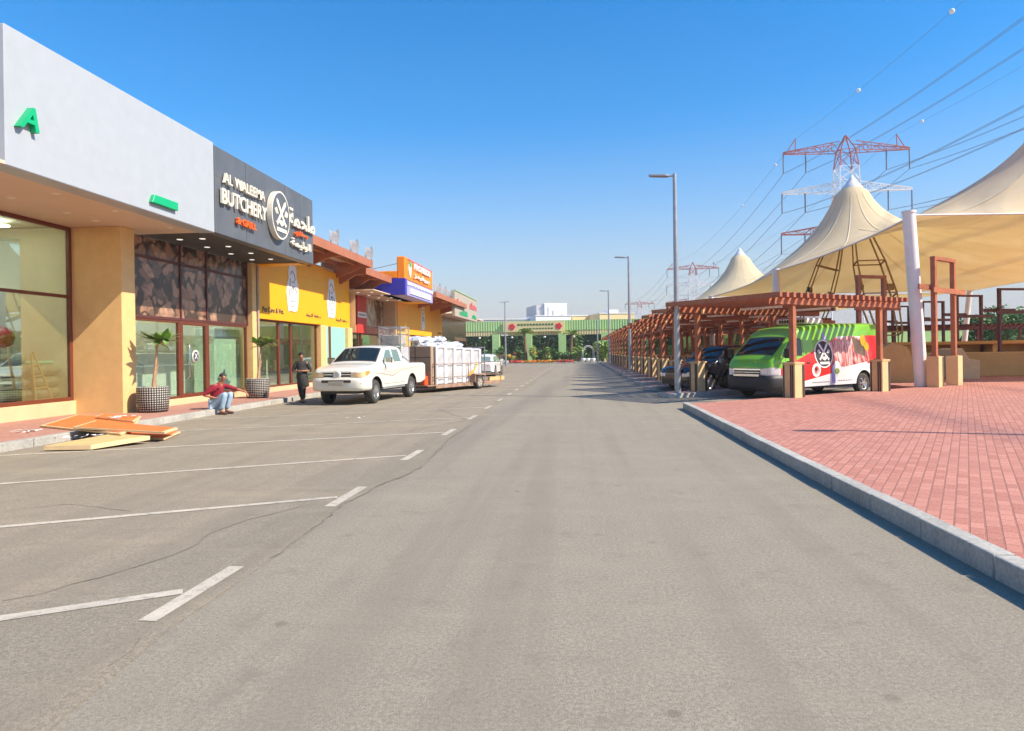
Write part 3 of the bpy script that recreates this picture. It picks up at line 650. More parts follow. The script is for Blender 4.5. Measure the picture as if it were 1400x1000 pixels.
def window(t, X, y0, y1, z0, z1, hb=(), vb=(), fr=.075, glass='glass', frame='frame'):
    b = MB(); b.box(X-.05, X+.05, y0, y0+fr, z0, z1); b.box(X-.05, X+.05, y1-fr, y1, z0, z1); b.box(X-.052, X+.052, y0+fr, y1-fr, z0, z0+fr); b.box(X-.052, X+.052, y0+fr, y1-fr, z1-fr, z1)
    for z in hb: b.box(X-.047, X+.047, y0+fr, y1-fr, z-fr*.4, z+fr*.4)
    for y in vb: b.box(X-.045, X+.045, y-fr*.45, y+fr*.45, z0+fr, z1-fr)
    w = b.build('window', frame, t, world=True, bevel=.006)
    g = MB(); g.box(X-.006, X+.006, y0+fr*.5, y1-fr*.5, z0+fr*.5, z1-fr*.5); o = g.build('pane', glass, w)
    # pane vertices are in world space: shift into the parent's frame
    l = t.location
    for v in o.data.vertices: v.co -= l
    return w
def downlights(t, pts, z=SZ, m_='lamp_lit'):
    for x, y in pts:
        b = MB(); b.lathe((x, y, z-.012), [(.0, .0), (.075, .0), (.09, .01), (.09, .03)], 14); b.build('downlight', m_, t, world=True)
# ---- unit 1: white store
t = thing('shop_building', 'white-fronted shop at the left edge with big window and ochre corner pillar', 'shop', (-13, 12, 0)); shop1 = t
shell(t, -13.3, 4, 16.95, 7.0, 2.6, 'int_wall')
b = MB(); b.box(-13.5, -13.18, 4, 16.95, .1, .5); b.build('plinth', 'plinth', t, world=True, bevel=.01)
window(t, -13.3, 11.2, 16.95, .5, SZ, hb=(3.23,), fr=.1)
window(t, -13.3, 5.4, 11.2, .5, SZ, hb=(3.23,), fr=.1)
b = MB(); b.box(-13.45, -11.86, 16.95, 17.5, .1, SZ-.002); b.build('corner_pillar', 'cream_wall', t, world=True, bevel=.015)
b = MB(); b.box(-13.4, XF-.02, 4, 18.25, SZ, SZ+.06); b.build('soffit', 'soffit', t, world=True)
b = MB(); b.box(-10.45, XF, 11.24, 18.26, SZ-.02, 7.56); b.build('fascia', 'white_wall', t, world=True, bevel=.02)
b = MB(); b.box(-13.4, -10.46, 11.3, 18.2, SZ+.07, 7.3); b.build('roof_box', 'white_wall', t, world=True)
downlights(t, [(-12.0, y) for y in (13.6, 15.2, 16.2)]+[(-10.8, y) for y in (13.4, 15.2, 17.4)], m_='letter')
b = MB(); b.merge_text('A', (XF+.0, 11.42, 5.79), (0, 1, 0), (0, 0, 1), .43, .12, width=.46, shear=.25, bold=.02)
tag(b.build('sign_letter', 'green_letter'), 'green raised letter A on the white fascia', 'letter')
b = MB(); b.poly([(XF, 15.3, 5.26), (XF, 16.35, 5.26), (XF, 16.35, 5.46), (XF, 15.4, 5.46)], (.1, 0, 0)); tag(b.build('sign_piece', 'green_letter', bevel=.01), 'green raised sign piece low on the white fascia near its right end', 'sign')
# sacks, crate and step ladder inside
k = 0
rr = random.Random(3)
for col_, y in enumerate((15.2, 16.3)):
    for lev in range(5 if col_ == 0 else 4):
        z = .3+.29*lev; b = MB(); rows = []
        for i in range(9):
            u = i/8*2-1; r_ = (1-abs(u)**5)**.5 if abs(u) < 1 else 0; sg_ = lambda v: math.copysign(abs(v)**.55, v); rows.append([(-13.72+rr.uniform(-.015, .015)+.3*sg_(math.cos(a))*(.5+.5*r_), y+u*.54, z+.145+.14*sg_(math.sin(a))*(.3+.7*r_)+rr.uniform(-.012, .012)) for a in [2*PI*q/14 for q in range(15)]])
        b.grid(rows); o = b.build('sack', 'sack')
        tag(o, '%s sack in the %s stack behind the left shop window' % (('lowest', 'second', 'third', 'fourth', 'topmost')[lev], ('left', 'right')[col_]), 'sack', 'wrapped sacks inside the left shop')
b = MB(); b.box(-13.95, -13.5, 16.0, 16.6, 1.47, 1.56); tag(b.build('plastic_tray', 'mint', bevel=.03), 'green plastic tray lying on top of the right stack of sacks', 'tray')
t = thing('step_ladder', 'pale step ladder leaning behind the left shop window', 'ladder', (-13.42, 16.0, .3))
b = MB(); b.bar((0, -.1, 0), (0, -.25, 1.45), .035); b.bar((0, .55, 0), (0, -.2, 1.5), .035); b.build('rail', 'ply', t); b = MB(); [b.bar((0, -.1-.12*f, 1.45*f), (0, .55-.7*f, 1.5*f), .03) for f in (.2, .4, .6, .8)]; b.build('rung', 'ply', t)
b = MB(); b.box(-15.8, -15.2, 15.4, 16.3, .3, 2.6); b.box(-15.7, -15.25, 15.3, 15.9, 3.3, 3.7); tag(b.build('display_rack', 'int_dark'), 'dark rack deep inside the left shop', 'rack')
b = MB(); b.lathe((-14.3, 15.9, 2.15), [(.02, -.25), (.2, -.18), (.26, 0), (.2, .2), (.03, .28)], 14); tag(b.build('red_bag', 'tail_red'), 'round red bag hanging inside the left shop window', 'bag')
# ---- unit 2: butchery
t = thing('shop_building', 'butcher shop front with dark printed upper panels and brown framed door', 'shop', (-12.2, 21, 0))
shell(t, -12.2, 17.55, 24.9, 7.1, 3.2, 'int_wall')
b = MB(); b.box(-12.4, -12.1, 17.5, 24.5, .1, .34); b.build('plinth', 'plinth', t, world=True, bevel=.01)
window(t, -12.2, 17.5, 20.05, .34, 2.72, glass='glass_dark')
window(t, -12.2, 21.65, 24.35, .34, 2.72, vb=(), glass='glass_dark')
b = MB(); b.box(-12.26, -12.14, 20.05, 20.2, .3, 2.72); b.box(-12.26, -12.14, 21.5, 21.65, .3, 2.72); b.box(-12.26, -12.14, 20.2, 21.5, 2.6, 2.72); b.box(-12.26, -12.14, 20.2, 21.5, .3, .46); dr = b.build('door', 'frame', t, world=True, bevel=.008)
g = MB(); g.box(-12.206, -12.194, 20.2, 21.5, .46, 2.6); o = g.build('pane', 'glass_dark', dr)
for v in o.data.vertices: v.co -= t.location
g = MB(); g.tube([(-12.13, 20.4, .95), (-12.06, 20.4, 1.0), (-12.06, 20.4, 1.95), (-12.13, 20.4, 2.0)], .022, 8); o = g.build('handle', 'chrome', dr)
for v in o.data.vertices: v.co -= t.location
g = MB(); g.lathe((-12.18, 20.95, 1.62), [(.0, .004), (.2, .004), (.2, 0)], 24, 'x'); g.lathe((-12.185, 20.95, 1.62), [(.0, .015), (.155, .015)], 24, 'x', 1); g.merge_text('X', (-12.165, 20.85, 1.53), (0, 1, 0), (0, 0, 1), .18, .008, 0); o = g.build('door_sticker', ['white', 'dark_line'], dr)
for v in o.data.vertices: v.co -= t.location
for y0, y1, m_ in ((17.5, 20.1, 'meat'), (20.1, 21.6, 'meat'), (21.6, 24.4, 'sausage')):
    b = MB(); b.box(-12.22, -12.16, y0+.04, y1-.04, 2.8, 4.42); b.build('printed_panel', m_, t, world=True)
    b = MB(); b.box(-12.22, -12.17, y0+.04, y1-.04, 4.5, SZ-.02); b.build('printed_panel', m_, t, world=True)
b = MB()
for y in (17.5, 20.1, 21.6, 24.36): b.box(-12.27, -12.12, y-.035, y+.035, 2.72, SZ)
b.box(-12.26, -12.13, 17.54, 24.3, 2.72, 2.8); b.box(-12.26, -12.13, 17.54, 24.3, 4.42, 4.5); b.build('mullion', 'mud_red', t, world=True)
b = MB(); b.box(-12.35, -11.95, 24.4, 24.72, .1, SZ-.002); b.build('party_pillar', 'cream_wall', t, world=True, bevel=.01)
b = MB(); b.box(-12.4, XF-.33, 18.26, 25.4, SZ, SZ+.05); b.build('soffit', 'int_dark', t, world=True)
b = MB(); b.box(-12.4, -10.4, 18.3, 25.3, SZ+.3, 6.9); b.build('roof_box', 'grey_panel', t, world=True)
downlights(t, [(x, y) for x in (-11.6, -10.9) for y in (19.2, 20.7, 22.2, 23.7)], SZ)
b = MB(); b.box(-12.05, -12.0, 24.75, 24.8, .2, 5.0); b.tube([(-11.93, 24.8, .2), (-11.93, 24.8, 3.0), (-11.93, 24.8, 5.0)], .05, 8); b.build('drain_pipe', 'grey_panel', t, world=True)
# display counter
b = MB(); b.box(-14.6, -13.8, 18.2, 24.2, .3, 1.35); b.box(-14.5, -13.9, 18.2, 24.2, 1.35, 1.75); tag(b.build('display_counter', 'white', bevel=.03), 'white display counter inside the butcher shop', 'counter')
b = MB(); b.box(-13.4, -12.6, 22.9, 24.7, .3, 2.6); tag(b.build('fridge_cabinet', 'int_green', bevel=.03), 'pale green cabinet behind the right window of the butcher shop', 'cabinet')
# sign board
b = MB(); b.box(XF-.32, XF, 18.30, 25.42, 5.06, 7.50); t = thing('sign_board', 'dark grey sign board with cream lettering and a round crossed knives emblem', 'sign', (XF, 21.8, 5.0)); b.build('board', 'slate', t, world=True, bevel=.012); b = MB(); [b.box(XF-.001, XF+.0025, y_-.006, y_+.006, 5.07, 7.49) for y_ in (20.1, 22.9, 24.2)]; b.box(XF-.001, XF+.002, 18.31, 25.41, 6.66, 6.67); b.build('panel_joint', 'dash', t, world=True)
def txt(t, name, s, y, z, h, w, m_, d=.07, bold=.015, X=XF, **k):
    b = MB(); b.merge_text(s, (X+.045, y, z), (0, 1, 0), (0, 0, 1), h, d, width=w, bold=bold, **k); return b.build(name, m_, t, world=True)
txt(t, 'letters', 'AL WALEEMA', 18.62, 6.53, .30, 2.55, 'letter', bold=.004)
txt(t, 'letters', 'BUTCHERY', 18.50, 5.92, .44, 2.8, 'letter', bold=.012)
txt(t, 'letters', '& GRILL', 19.35, 5.50, .2, 1.2, 'orange_letter', bold=.008)
AR1 = '\ufe94\ufee4\ufea4\ufee0\ufee3'
txt(t, 'arabic_letters', AR1, 23.0, 6.15, .62, 2.35, 'letter', bold=.015)
txt(t, 'arabic_letters', '\ufef1\ufeed\ufe8e\ufeb8\ufee3 \ufeed', 23.55, 5.83, .25, 1.1, 'orange_letter', bold=.01)
txt(t, 'arabic_letters', '\ufe94\ufee4\ufef4\ufedf\ufeee\ufedf\ufe8d', 23.2, 5.38, .36, 1.75, 'letter', bold=.012)
b = MB(); cy, cz, rx, rz_ = 22.15, 6.28, .70, .80
def ell(sc, d0, n=40): return [(XF+d0, cy+rx*sc*math.cos(2*PI*i/n), cz+rz_*sc*math.sin(2*PI*i/n)) for i in range(n)]
b.poly(ell(1, .02), (.18, 0, 0)); o = b.build('emblem_disc', 'letter', t, world=True)
b = MB(); b.poly(ell(.93, .19), (.015, 0, 0)); b.build('emblem_face', 'slate', t, world=True)
def emblem_polys():
    L = []
    for s_ in (-1, 1):
        m_ = lambda pts: [(s_*a, z) for a, z in pts]
        L.append(m_([(-.42, -.30), (-.34, -.38), (.02, .0), (.46, .50), (.44, .66), (.30, .60), (-.06, .12)]))      # blade crossing over
        L.append(m_([(-.52, -.36), (-.40, -.48), (-.34, -.40), (-.45, -.29)]))                                    # handle
        for q in range(3): L.append(m_([(.30+.10*q, .02-.02*q), (.36+.10*q, .0), (.50+.07*q, .22-.03*q), (.46+.07*q, .28-.03*q)]))
    L.append([(-.16, -.22), (.16, -.22), (.24, -.36), (.0, -.48), (-.24, -.36)])
    L.append([(-.5, -.56), (.5, -.56), (.46, -.72), (-.46, -.72)])
    return L
def emblem(b, X, cy, cz, k):
    for i, pl in enumerate(emblem_polys()): b.poly([(X, cy+a*k, cz+z*k) for a, z in pl], (.012+.0008*i, 0, 0))
b = MB(); emblem(b, XF+.205, cy, cz, .78); b.build('emblem_knives', 'letter', t, world=True)
MT['fill_panel'] = NT('added_fill_panel').m; q_ = MT['fill_panel'].node_tree.nodes['Principled BSDF']; q_.inputs['Emission Color'].default_value = (1, .97, .9, 1); q_.inputs['Emission Strength'].default_value = 5  # glowing panels added under the ceilings to brighten the shop interiors
for x_, y0_, y1_, w_ in ((-14.4, 6, 16, 'left shop'), (-13.6, 18, 24.4, 'butcher shop'), (-13.7, 25.6, 31, 'pet shop')):
    b = MB(); b.box(x_-.25, x_+.25, y0_, y1_, 4.93, 4.98); tag(b.build('fill_light_panel', 'fill_panel'), 'added glowing panel brightening the %s behind the glass' % w_, 'fill light panel')
# ---- unit 3: yellow pet shop
def yellow_shop(y0, y1, label, step, loc, seg):
    t = thing('shop_building', label, 'shop', loc)
    shell(t, -12.3, y0, y1, 6.2, 3, 'int_wall')
    b = MB(); b.box(-12.4, -12.15, y0, y1, .1, .34); b.build('plinth', 'plinth', t, world=True, bevel=.01)
    for (a, c, g) in seg: window(t, -12.25, a, c, .34, 3.02, glass=g)
    return t
t = yellow_shop(24.95, 36.0, 'pet shop front under the yellow panels beside the butcher shop', 0, (-12.3, 30, 0), [(24.95, 27.2, 'glass'), (27.2, 28.4, 'glass'), (28.4, 31.3, 'glass_dark')])
b = MB(); b.box(-12.35, -12.0, 31.3, 32.0, .1, 3.02); b.build('party_pillar', 'cream_wall', t, world=True, bevel=.01)
b = MB(); b.box(-12.28, -12.2, 32.0, 32.8, .34, 3.0); b.box(-12.28, -12.22, 33.1, 35.3, .34, 3.0); b.build('mint_poster', 'mint', t, world=True)
b = MB(); b.box(-12.3, -12.18, 32.8, 33.1, .3, 3.0); b.build('frame_post', 'frame', t, world=True)
b = MB(); b.box(-12.35, -12.05, 35.3, 36.0, .1, 3.02); b.build('party_pillar', 'cream_wall', t, world=True, bevel=.01)
def blob(b, X, cy, cz, w, h, mi=0, d=.03):
    pr = [(-.36, .0), (-.3, .04), (.12, .02), (.34, .05), (.42, .18), (.5, .42), (.42, .62), (.3, .74), (.32, .9), (.22, .98), (.02, .96), (-.1, 1.0), (-.26, .95), (-.34, .86), (-.3, .72), (-.42, .58), (-.5, .38), (-.44, .18)]
    b.poly([(X, cy+a*w, cz+z*h) for a, z in pr], (d, 0, 0), mi)
def sketch(b, X, cy, cz, w, h, mi=1):
    L = [[(-.2, .78), (-.05, .86), (.12, .8), (.2, .7)], [(.2, .7), (.05, .62), (-.1, .64)], [(-.22, .7), (-.24, .55), (-.3, .4), (-.25, .28)], [(.1, .55), (.3, .45), (.33, .3)], [(-.2, .25), (0, .22), (.25, .26)], [(-.12, .5), (-.1, .36)], [(.05, .5), (.08, .36)], [(-.15, .14), (.1, .12)]]
    for l in L:
        for a, c in zip(l[:-1], l[1:]): b.bar((X, cy+a[0]*w, cz+a[1]*h), (X, cy+c[0]*w, cz+c[1]*h), .03, .012, mi)
    b.box(X-.006, X+.006, cy-.05*w, cy+.06*w, cz+.5*h, cz+.55*h, mi)
def ysign(label, y0, y1, zb, zt, X, cyb, latin, lx):
    t = thing('sign_board', label, 'sign', (X, (y0+y1)/2, zb), 0, 'yellow pet shop panels')
    b = MB(); b.box(X-.3, X, y0, y1, zb, zt); b.box(X-.3, X, max(y0, 25.47), y1, zt+.002, 5.75); b.build('board', 'yellow', t, world=True, bevel=.006)
    w, h = 1.25, 2.05
    b = MB(); blob(b, X+.002, cyb, zb+.38, w, h); sketch(b, X+.034, cyb, zb+.38, w, h); b.build('white_figure', ['white', 'dark_line'], t, world=True)
    if latin:
        b = MB(); b.merge_text('Pet Care & Vet.', (X+.003, lx, zb+.28), (0, 1, 0), (0, 0, 1), .2, .02, width=1.9); b.build('letters', 'dark_line', t, world=True)
    b = MB(); b.merge_text('\ufe94\ufed4\ufef4\ufedf\ufe83 \ufe94\ufef3\ufe8e\ufecb\ufead', (X+.003, y1-2.15, zb+.28), (0, 1, 0), (0, 0, 1), .2, .02, width=1.7); b.build('arabic_letters', 'dark_line', t, world=True)
    return t
Xa = -12.0
ysign('yellow sign panel with a white figure, next to the dark butchery board', 24.85, 31.7, 3.02, 5.05, Xa, 28.1, True, 25.3)
ysign('yellow sign panel with a narrow white figure, second along the row', 32.0, 36.1, 3.0, 5.05, Xa-.22, 33.3, False, 0)
b = MB(); b.box(-12.35, -10.34, 24.78, 25.38, SZ-.03, SZ-.004); tag(b.build('yellow_soffit', 'yellow'), 'yellow soffit panel tucked under the end of the butchery board', 'soffit')
# brown steel canopies
def brown_canopy(label, y0, y1, zin, zout, X0=-10.35, Xi=-13, ribs=2, over=0):
    t = thing('steel_canopy', label, 'canopy', ((X0+Xi)/2, (y0+y1)/2, zout), 0, 'brown steel canopies')
    b = MB(); b.box(X0-.06, X0, y0, y1, zout-.33, zout+.04); b.box(Xi, X0-.06, y0, y0+.06, zout-.33, zout+.02); b.box(Xi, X0-.06, y1-.06, y1, zout-.33, zout+.02); b.build('edge_fascia', 'brown_steel', t, world=True)
    b = MB(); b.box(Xi, X0-.065, y0+.065, y1-.065, zout-.03, zout); b.build('deck', 'soffit', t, world=True)
    n = ribs
    for i in range(n+1):
        y = y0+.1+(y1-y0-.35)*i/n; b = MB(); b.poly([(Xi, y, zout-.05), (X0-.1, y, zout-.05), (X0-.1, y, zout-.34), (X0-.6, y, zout-.36), (Xi+.9, y, zout-.8), (Xi, y, zout-.8)], (0, .14, 0)); b.build('bracket', 'brown_steel', t, world=True)
    b = MB()
    for x in (X0-.9, X0-1.8): b.box(x, x+.12, y0+.07, y1-.07, zout-.22, zout-.04)
    b.build('purlin', 'brown_steel', t, world=True)
    return t
brown_canopy('brown steel canopy right of the dark butchery board', 25.5, 34.3, 6.3, 6.33)
brown_canopy('shorter brown steel canopy tucked below, left of the orange and blue sign', 34.4, 39.3, 6.2, 6.05, X0=-10.75)
brown_canopy('far brown steel canopy right of the orange and blue sign', 47.2, 60.5, 5.9, 5.85, X0=-9.75, ribs=3)
def banner(label, y, z, g, k=1.0):
    t = thing('roof_banner', label, 'banner', (-10.7, y, z), -1.1, g)
    for s_ in (-.28, .28): b = MB(); b.tube([(0, s_*k, -.05), (0, s_*k*.9, .95*k)], .022, 6); b.build('post', 'dark_line', t)
    pr = [(-.42, .42), (-.2, .5), (-.05, .3), (.22, .36), (.3, .05), (.4, .9), (.3, 1.5), (.12, 1.22), (-.2, 1.28), (-.4, 1.42), (-.3, 1.0)]
    b = MB(); b.poly([(.02*math.sin(9*z_), a*k, z_*k) for a, z_ in pr], (.03, 0, 0)); b.build('cloth', 'banner', t)
for i, (px, py) in enumerate([(457, 331), (484, 345), (504, 355)]):
    p = AX(px, py, -10.7); banner('torn white cloth on two posts above the brown canopy, %s from the butchery board' % ORD[i], p.y, 6.38, 'torn white cloths on the near canopy', .56)
for i, (px, py) in enumerate([(598, 398), (606, 401), (615, 407)]):
    p = AX(px, py, -10.7); banner('small torn cloth on posts above the far canopy, %s from the orange sign' % ORD[i], p.y, 5.9, 'torn cloths on the far canopy', .75)
# ---- unit 4: tan and red shop
t = thing('shop_building', 'tan shop front with a red vertical panel under the blue canopy side', 'shop', (-12.6, 41, 0))
shell(t, -12.9, 36.1, 45.0, 6.0, 5.5, 'int_wall')
b = MB(); b.box(-13.05, -12.75, 36.1, 45, .1, .34); b.build('plinth', 'plinth', t, world=True)
window(t, -12.9, 36.2, 39.5, .34, 2.85); window(t, -12.9, 39.9, 44.6, .34, 2.85)
for y0, y1, m_ in ((36.1, 38.9, 'pantry'), (40.7, 44.6, 'pantry')): b = MB(); b.box(-12.95, -12.8, y0, y1, 3.3, SZ-.02); b.build('printed_panel', m_, t, world=True)
b = MB(); b.box(-12.95, -12.72, 38.9, 40.7, 2.86, SZ-.02); rp = b.build('red_panel', 'red', t, world=True)
b = MB(); b.box(-12.72, -12.70, 39.0, 40.6, 3.78, 4.1); [b.box(-12.70, -12.695, 39.15+.22*i, 39.28+.22*i, 3.87, 4.0, 1) for i in range(6)]; b.build('name_strip', ['white', 'dark_line'], t, world=True)
b = MB(); b.box(-12.95, -12.76, 36.1, 38.9, 2.86, 3.28); b.box(-12.95, -12.76, 40.7, 44.6, 2.86, 3.28); b.build('lintel', 'brown_steel', t, world=True)
b = MB(); b.box(-12.9, -12.0, 44.65, 45.0, .1, SZ-.01); b.build('tan_side_wall', 'tan', t, world=True)
b = MB(); b.box(-13.2, -10.9, 36.15, 45.2, SZ+.0, SZ+.05); b.build('soffit', 'soffit', t, world=True)
b = MB(); b.box(-12.75, -11.95, 36.2, 36.24, 2.9, 5.0); b.build('camera_bracket', 'tan', t, world=True)
downlights(t, [(x, y) for x in (-12.2, -11.4) for y in (37.5, 39.5, 41.5, 43.5)])
# orange-blue box sign
t = thing('sign_board', 'orange and blue box sign with white lettering above the second pet shop', 'sign', (XF, 43, SZ))
b = MB(); b.box(-10.5, XF, 39.5, 47.1, SZ+.9, 7.32); b.build('orange_box', 'orange', t, world=True, bevel=.06)
b = MB(); b.box(-13.4, -10.5, 39.5, 39.8, SZ+.98, SZ+1.4); b.build('orange_arm', 'orange', t, world=True, bevel=.02)
b = MB(); b.box(-13.4, XF-.0, 39.48, 39.9, SZ, SZ+.97); b.build('blue_side', 'blue', t, world=True, bevel=.02)
b = MB(); b.box(-11.5, XF+.0, 39.9, 47.1, SZ, SZ+.89); b.build('lilac_front', 'lilac', t, world=True, bevel=.01)
b = MB(); b.box(XF+.002, XF+.06, 40.6, 46.3, SZ+.14, SZ+.46); b.build('white_strip', 'white', t, world=True)
b = MB(); [b.box(XF+.06, XF+.066, 40.9+.35*i, 41.12+.35*i, SZ+.26, SZ+.34) for i in range(15)]; b.build('strip_marks', 'lilac', t, world=True)
b = MB(); [b.box(XF+.003, XF+.07, 39.95+.42*i, 39.95+.42*i+.3, SZ+.62+.05*(i % 2), SZ+.8) for i in range(17)]; b.build('small_letters', 'white', t, world=True)
b = MB(); b.box(XF+.002, XF+.03, 40.2, 46.85, 7.18, 7.26); b.build('red_edge', 'tail_red', t, world=True)
txt(t, 'letters', 'PROFEEDS', 41.4, 6.75, .38, 4.6, 'white', bold=.03)
txt(t, 'arabic_letters', '\ufeaf\ufeaa\ufef4\ufed3\ufeed\ufeae\ufe91', 41.4, 6.2, .36, 4.3, 'white', bold=.02)
b = MB(); b.poly([(XF+.003, 40.25+a, 6.2+z) for a, z in ((.0, .35), (.1, .1), (.3, -.05), (.5, .12), (.6, .4), (.58, .75), (.3, .6), (.04, .75))], (.06, 0, 0)); b.build('leaf_emblem', 'white', t, world=True)
b = MB(); b.poly([(XF+.066, 40.25+a, 6.2+z) for a, z in ((.05, .7), (.3, .55), (.56, .7), (.5, .95), (.3, .8), (.1, .95))], (.02, 0, 0)); b.build('leaf_top', 'green_letter', t, world=True)
b = MB(); b.tube([(-10.5, 39.6, 6.9), (-12.2, 36.5, 6.0)], .02, 6); b.build('stay_cable', 'dark_line', t, world=True)
# ---- unit 5: second yellow shop
t = thing('shop_building', 'second pet shop front under the orange and blue box sign', 'shop', (-12.3, 53, 0))
shell(t, -12.4, 45.1, 61, 6.1, 5.5, 'int_wall')
b = MB(); b.box(-12.5, -12.25, 45.1, 61, .1, .34); b.build('plinth', 'plinth', t, world=True)
b = MB(); b.box(-12.4, -12.28, 45.2, 47.6, .34, 2.95); b.build('mint_poster', 'mint', t, world=True)
b = MB(); b.box(-12.4, -12.2, 47.8, 49.5, .34, 2.95); b.build('yellow_pier', 'yellow', t, world=True)
window(t, -12.3, 49.6, 53.5, .34, 2.95, glass='glass_dark'); window(t, -12.3, 54.5, 60.8, .34, 2.95, glass='glass_dark')
b = MB(); b.box(-12.4, -12.1, 53.55, 54.45, .1, 2.95); b.build('party_pillar', 'cream_wall', t, world=True)
b = MB(); b.box(-12.4, -10.35, 45.1, 47.1, SZ-.01, SZ+.05); b.build('soffit', 'yellow', t, world=True)
ysign('far yellow sign panel with a thin white figure under the orange box sign', 45.6, 60.9, 2.97, 5.1, -12.1, 53.2, False, 0)
# ---- unit 6
t = thing('shop_building', 'far shop front with brown printed panels near the green shed', 'shop', (-12.3, 68, 0))
shell(t, -12.5, 61.1, 76, 6.1, 5.5, 'int_dark')
b = MB(); b.box(-12.6, -12.4, 61.1, 76, 2.9, SZ); b.build('printed_panel', 'brown_film', t, world=True)
window(t, -12.4, 61.2, 75.8, .3, 2.9, vb=(65, 70), glass='glass_dark')
b = MB(); b.box(-12.6, -10.4, 61.1, 76, SZ, SZ+.1); b.build('soffit', 'soffit', t, world=True)
t = thing('sign_board', 'grey stone sign board with red and green lettering, last along the row', 'sign', (XF, 62, 4.6))
b = MB(); b.box(XF-.3, XF, 55.9, 68.3, 4.62, 6.72); b.build('board', 'grey_panel', t, world=True, bevel=.03)
b = MB(); b.box(XF-.1, XF+.05, 55.9, 68.3, 6.73, 6.8); b.build('green_edge', 'green_corr', t, world=True)
rr = random.Random(5)
def glyphs(b, y0, y1, z0, z1, n):
    w = (y1-y0)/n
    for i in range(n):
        a = y0+i*w; hh = rr.choice((.6, 1, .8)); b.box(XF+.003, XF+.06, a, a+w*.28, z0, z0+(z1-z0)*hh); b.box(XF+.003, XF+.055, a+w*.28, a+w*.75, z0+(z1-z0)*rr.choice((0, .4)), z0+(z1-z0)*rr.choice((.25, .6, .7)))
b = MB(); glyphs(b, 56.6, 59.3, 5.75, 6.15, 5); glyphs(b, 63.5, 68, 5.7, 6.35, 7); b.build('red_letters', 'tail_red', t, world=True)
b = MB(); glyphs(b, 58, 62.3, 4.85, 5.3, 7); glyphs(b, 65, 67.6, 4.85, 5.2, 5); b.build('green_letters', 'green_letter', t, world=True)
# ================================================================= GREEN SHED AND BUILDINGS BEHIND
t = thing('green_shed', 'long garden centre shed with green fascia and cream sign across the end of the road', 'shed', (-3, 95, 0))
b = MB(); b.box(-24, 26, 94.9, 95.2, 4.5, 5.85); b.build('green_fascia', 'green_corr', t, world=True)
b = MB(); b.box(-24, 26, 94.95, 95.3, 3.85, 4.49); b.build('cream_band', 'cream_corr', t, world=True)
for x in (-20.5, -11.2, -6.75, -2.1, 3.7, 9.2, 14.6, 20): b = MB(); b.box(x-.5, x+.5, 93.9, 94.85, 0, 4.05); b.build('green_column', 'green_shed', t, world=True)
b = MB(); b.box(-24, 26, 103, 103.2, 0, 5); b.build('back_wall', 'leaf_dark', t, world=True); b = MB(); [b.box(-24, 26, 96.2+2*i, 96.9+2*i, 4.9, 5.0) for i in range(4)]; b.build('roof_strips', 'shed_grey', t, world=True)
b = MB(); b.box(-25, 26, 94.5, 103, .0, .05); b.build('floor_slab', 'int_floor', t, world=True)
b = MB(); b.box(-10.2, -1.8, 94.45, 94.8, 4.35, 5.75); sb = b.build('sign_panel', 'shed_cream2', t, world=True)
b = MB()
for cx, m_ in ((-9.0, 0), (-2.55, 0)): b.poly([(cx+.42*(1+.12*math.cos(5*q*PI/12))*math.cos(q*PI/12), 94.4, 5.05+.42*(1+.12*math.cos(5*q*PI/12))*math.sin(q*PI/12)) for q in range(24)], (0, .045, 0))
b.build('red_flower_emblem', 'tail_red', t, world=True)
b = MB(); [b.box(-8.2+.42*i, -8.2+.42*i+.28, 94.42, 94.45, 5.2, 5.45) for i in range(12)]; [b.box(-7.4+.42*i, -7.4+.42*i+.28, 94.42, 94.45, 4.7, 4.86) for i in range(10)]; b.build('sign_lettering', 'leaf', t, world=True)
for x in (-19, -13.5, -9, -4.5, -.5, 6): b = MB(); b.lathe((x, 94.3, 3.6), [(.02, .12), (.16, .06), (.16, -.1), (.02, -.16)], 10); b.build('globe_lamp', 'white', t, world=True)
def bld(label, x0, x1, y0, y1, z, m_, extras=()):
    t = thing('warehouse', label, 'building', ((x0+x1)/2, y0, 0)); b = MB(); b.box(x0, x1, y0, y1, 0, z); b.build('wall', m_, t, world=True); b = MB(); b.box(x0-.1, x1+.1, y0-.1, y1+.1, z+.003, z+.12); b.build('roof', 'shed_white', t, world=True); t.rotation_euler.z = .3 if x1 < 15 else 0
    for (nm, a, c, d0, e, f, g, mm) in extras: b = MB(); b.box(a, c, d0, e, f, g); b.build(nm, mm, t, world=True)
bld('low white warehouse behind the green shed', -6.7, -.9, 110, 122, 7.25, 'shed_white')
bld('tall white box building with pipes on its roofline', -5.8, -1.8, 122.5, 132, 10.0, 'shed_white', [('pipe', -5.2, -5.1, 122.3, 122.45, 7, 9.6, 'shed_grey'), ('pipe', -4.3, -4.2, 122.3, 122.45, 7, 9, 'shed_grey'), ('hatch', -2.9, -2.3, 122.35, 122.45, 7.4, 8.2, 'shed_grey'), ('grey_shade_side', -7.2, -5.85, 123, 131, 0, 9.9, 'shed_grey')])  # grey box on the left puts that wall's shade into its colour
bld('grey roofed warehouse on the left behind the green shed', -22, -6.8, 111, 130, 6.9, 'shed_grey')
bld('long cream warehouse behind the right end of the green shed', 3.4, 9.2, 110, 135, 7.4, 'shed_cream2', [('roof_tank', 6.0, 7.6, 113, 115, 7.5, 8.2, 'white')])
bld('cream warehouse wing stepping back to the left', -.8, 3.3, 114, 135, 7.35, 'shed_cream2')
bld('white rendered block seen beside the pergolas', 9.3, 12.5, 112, 120, 6.5, 'shed_white')
bld('distant cream building under the tents', 18, 34, 112, 122, 5.2, 'shed_cream2')
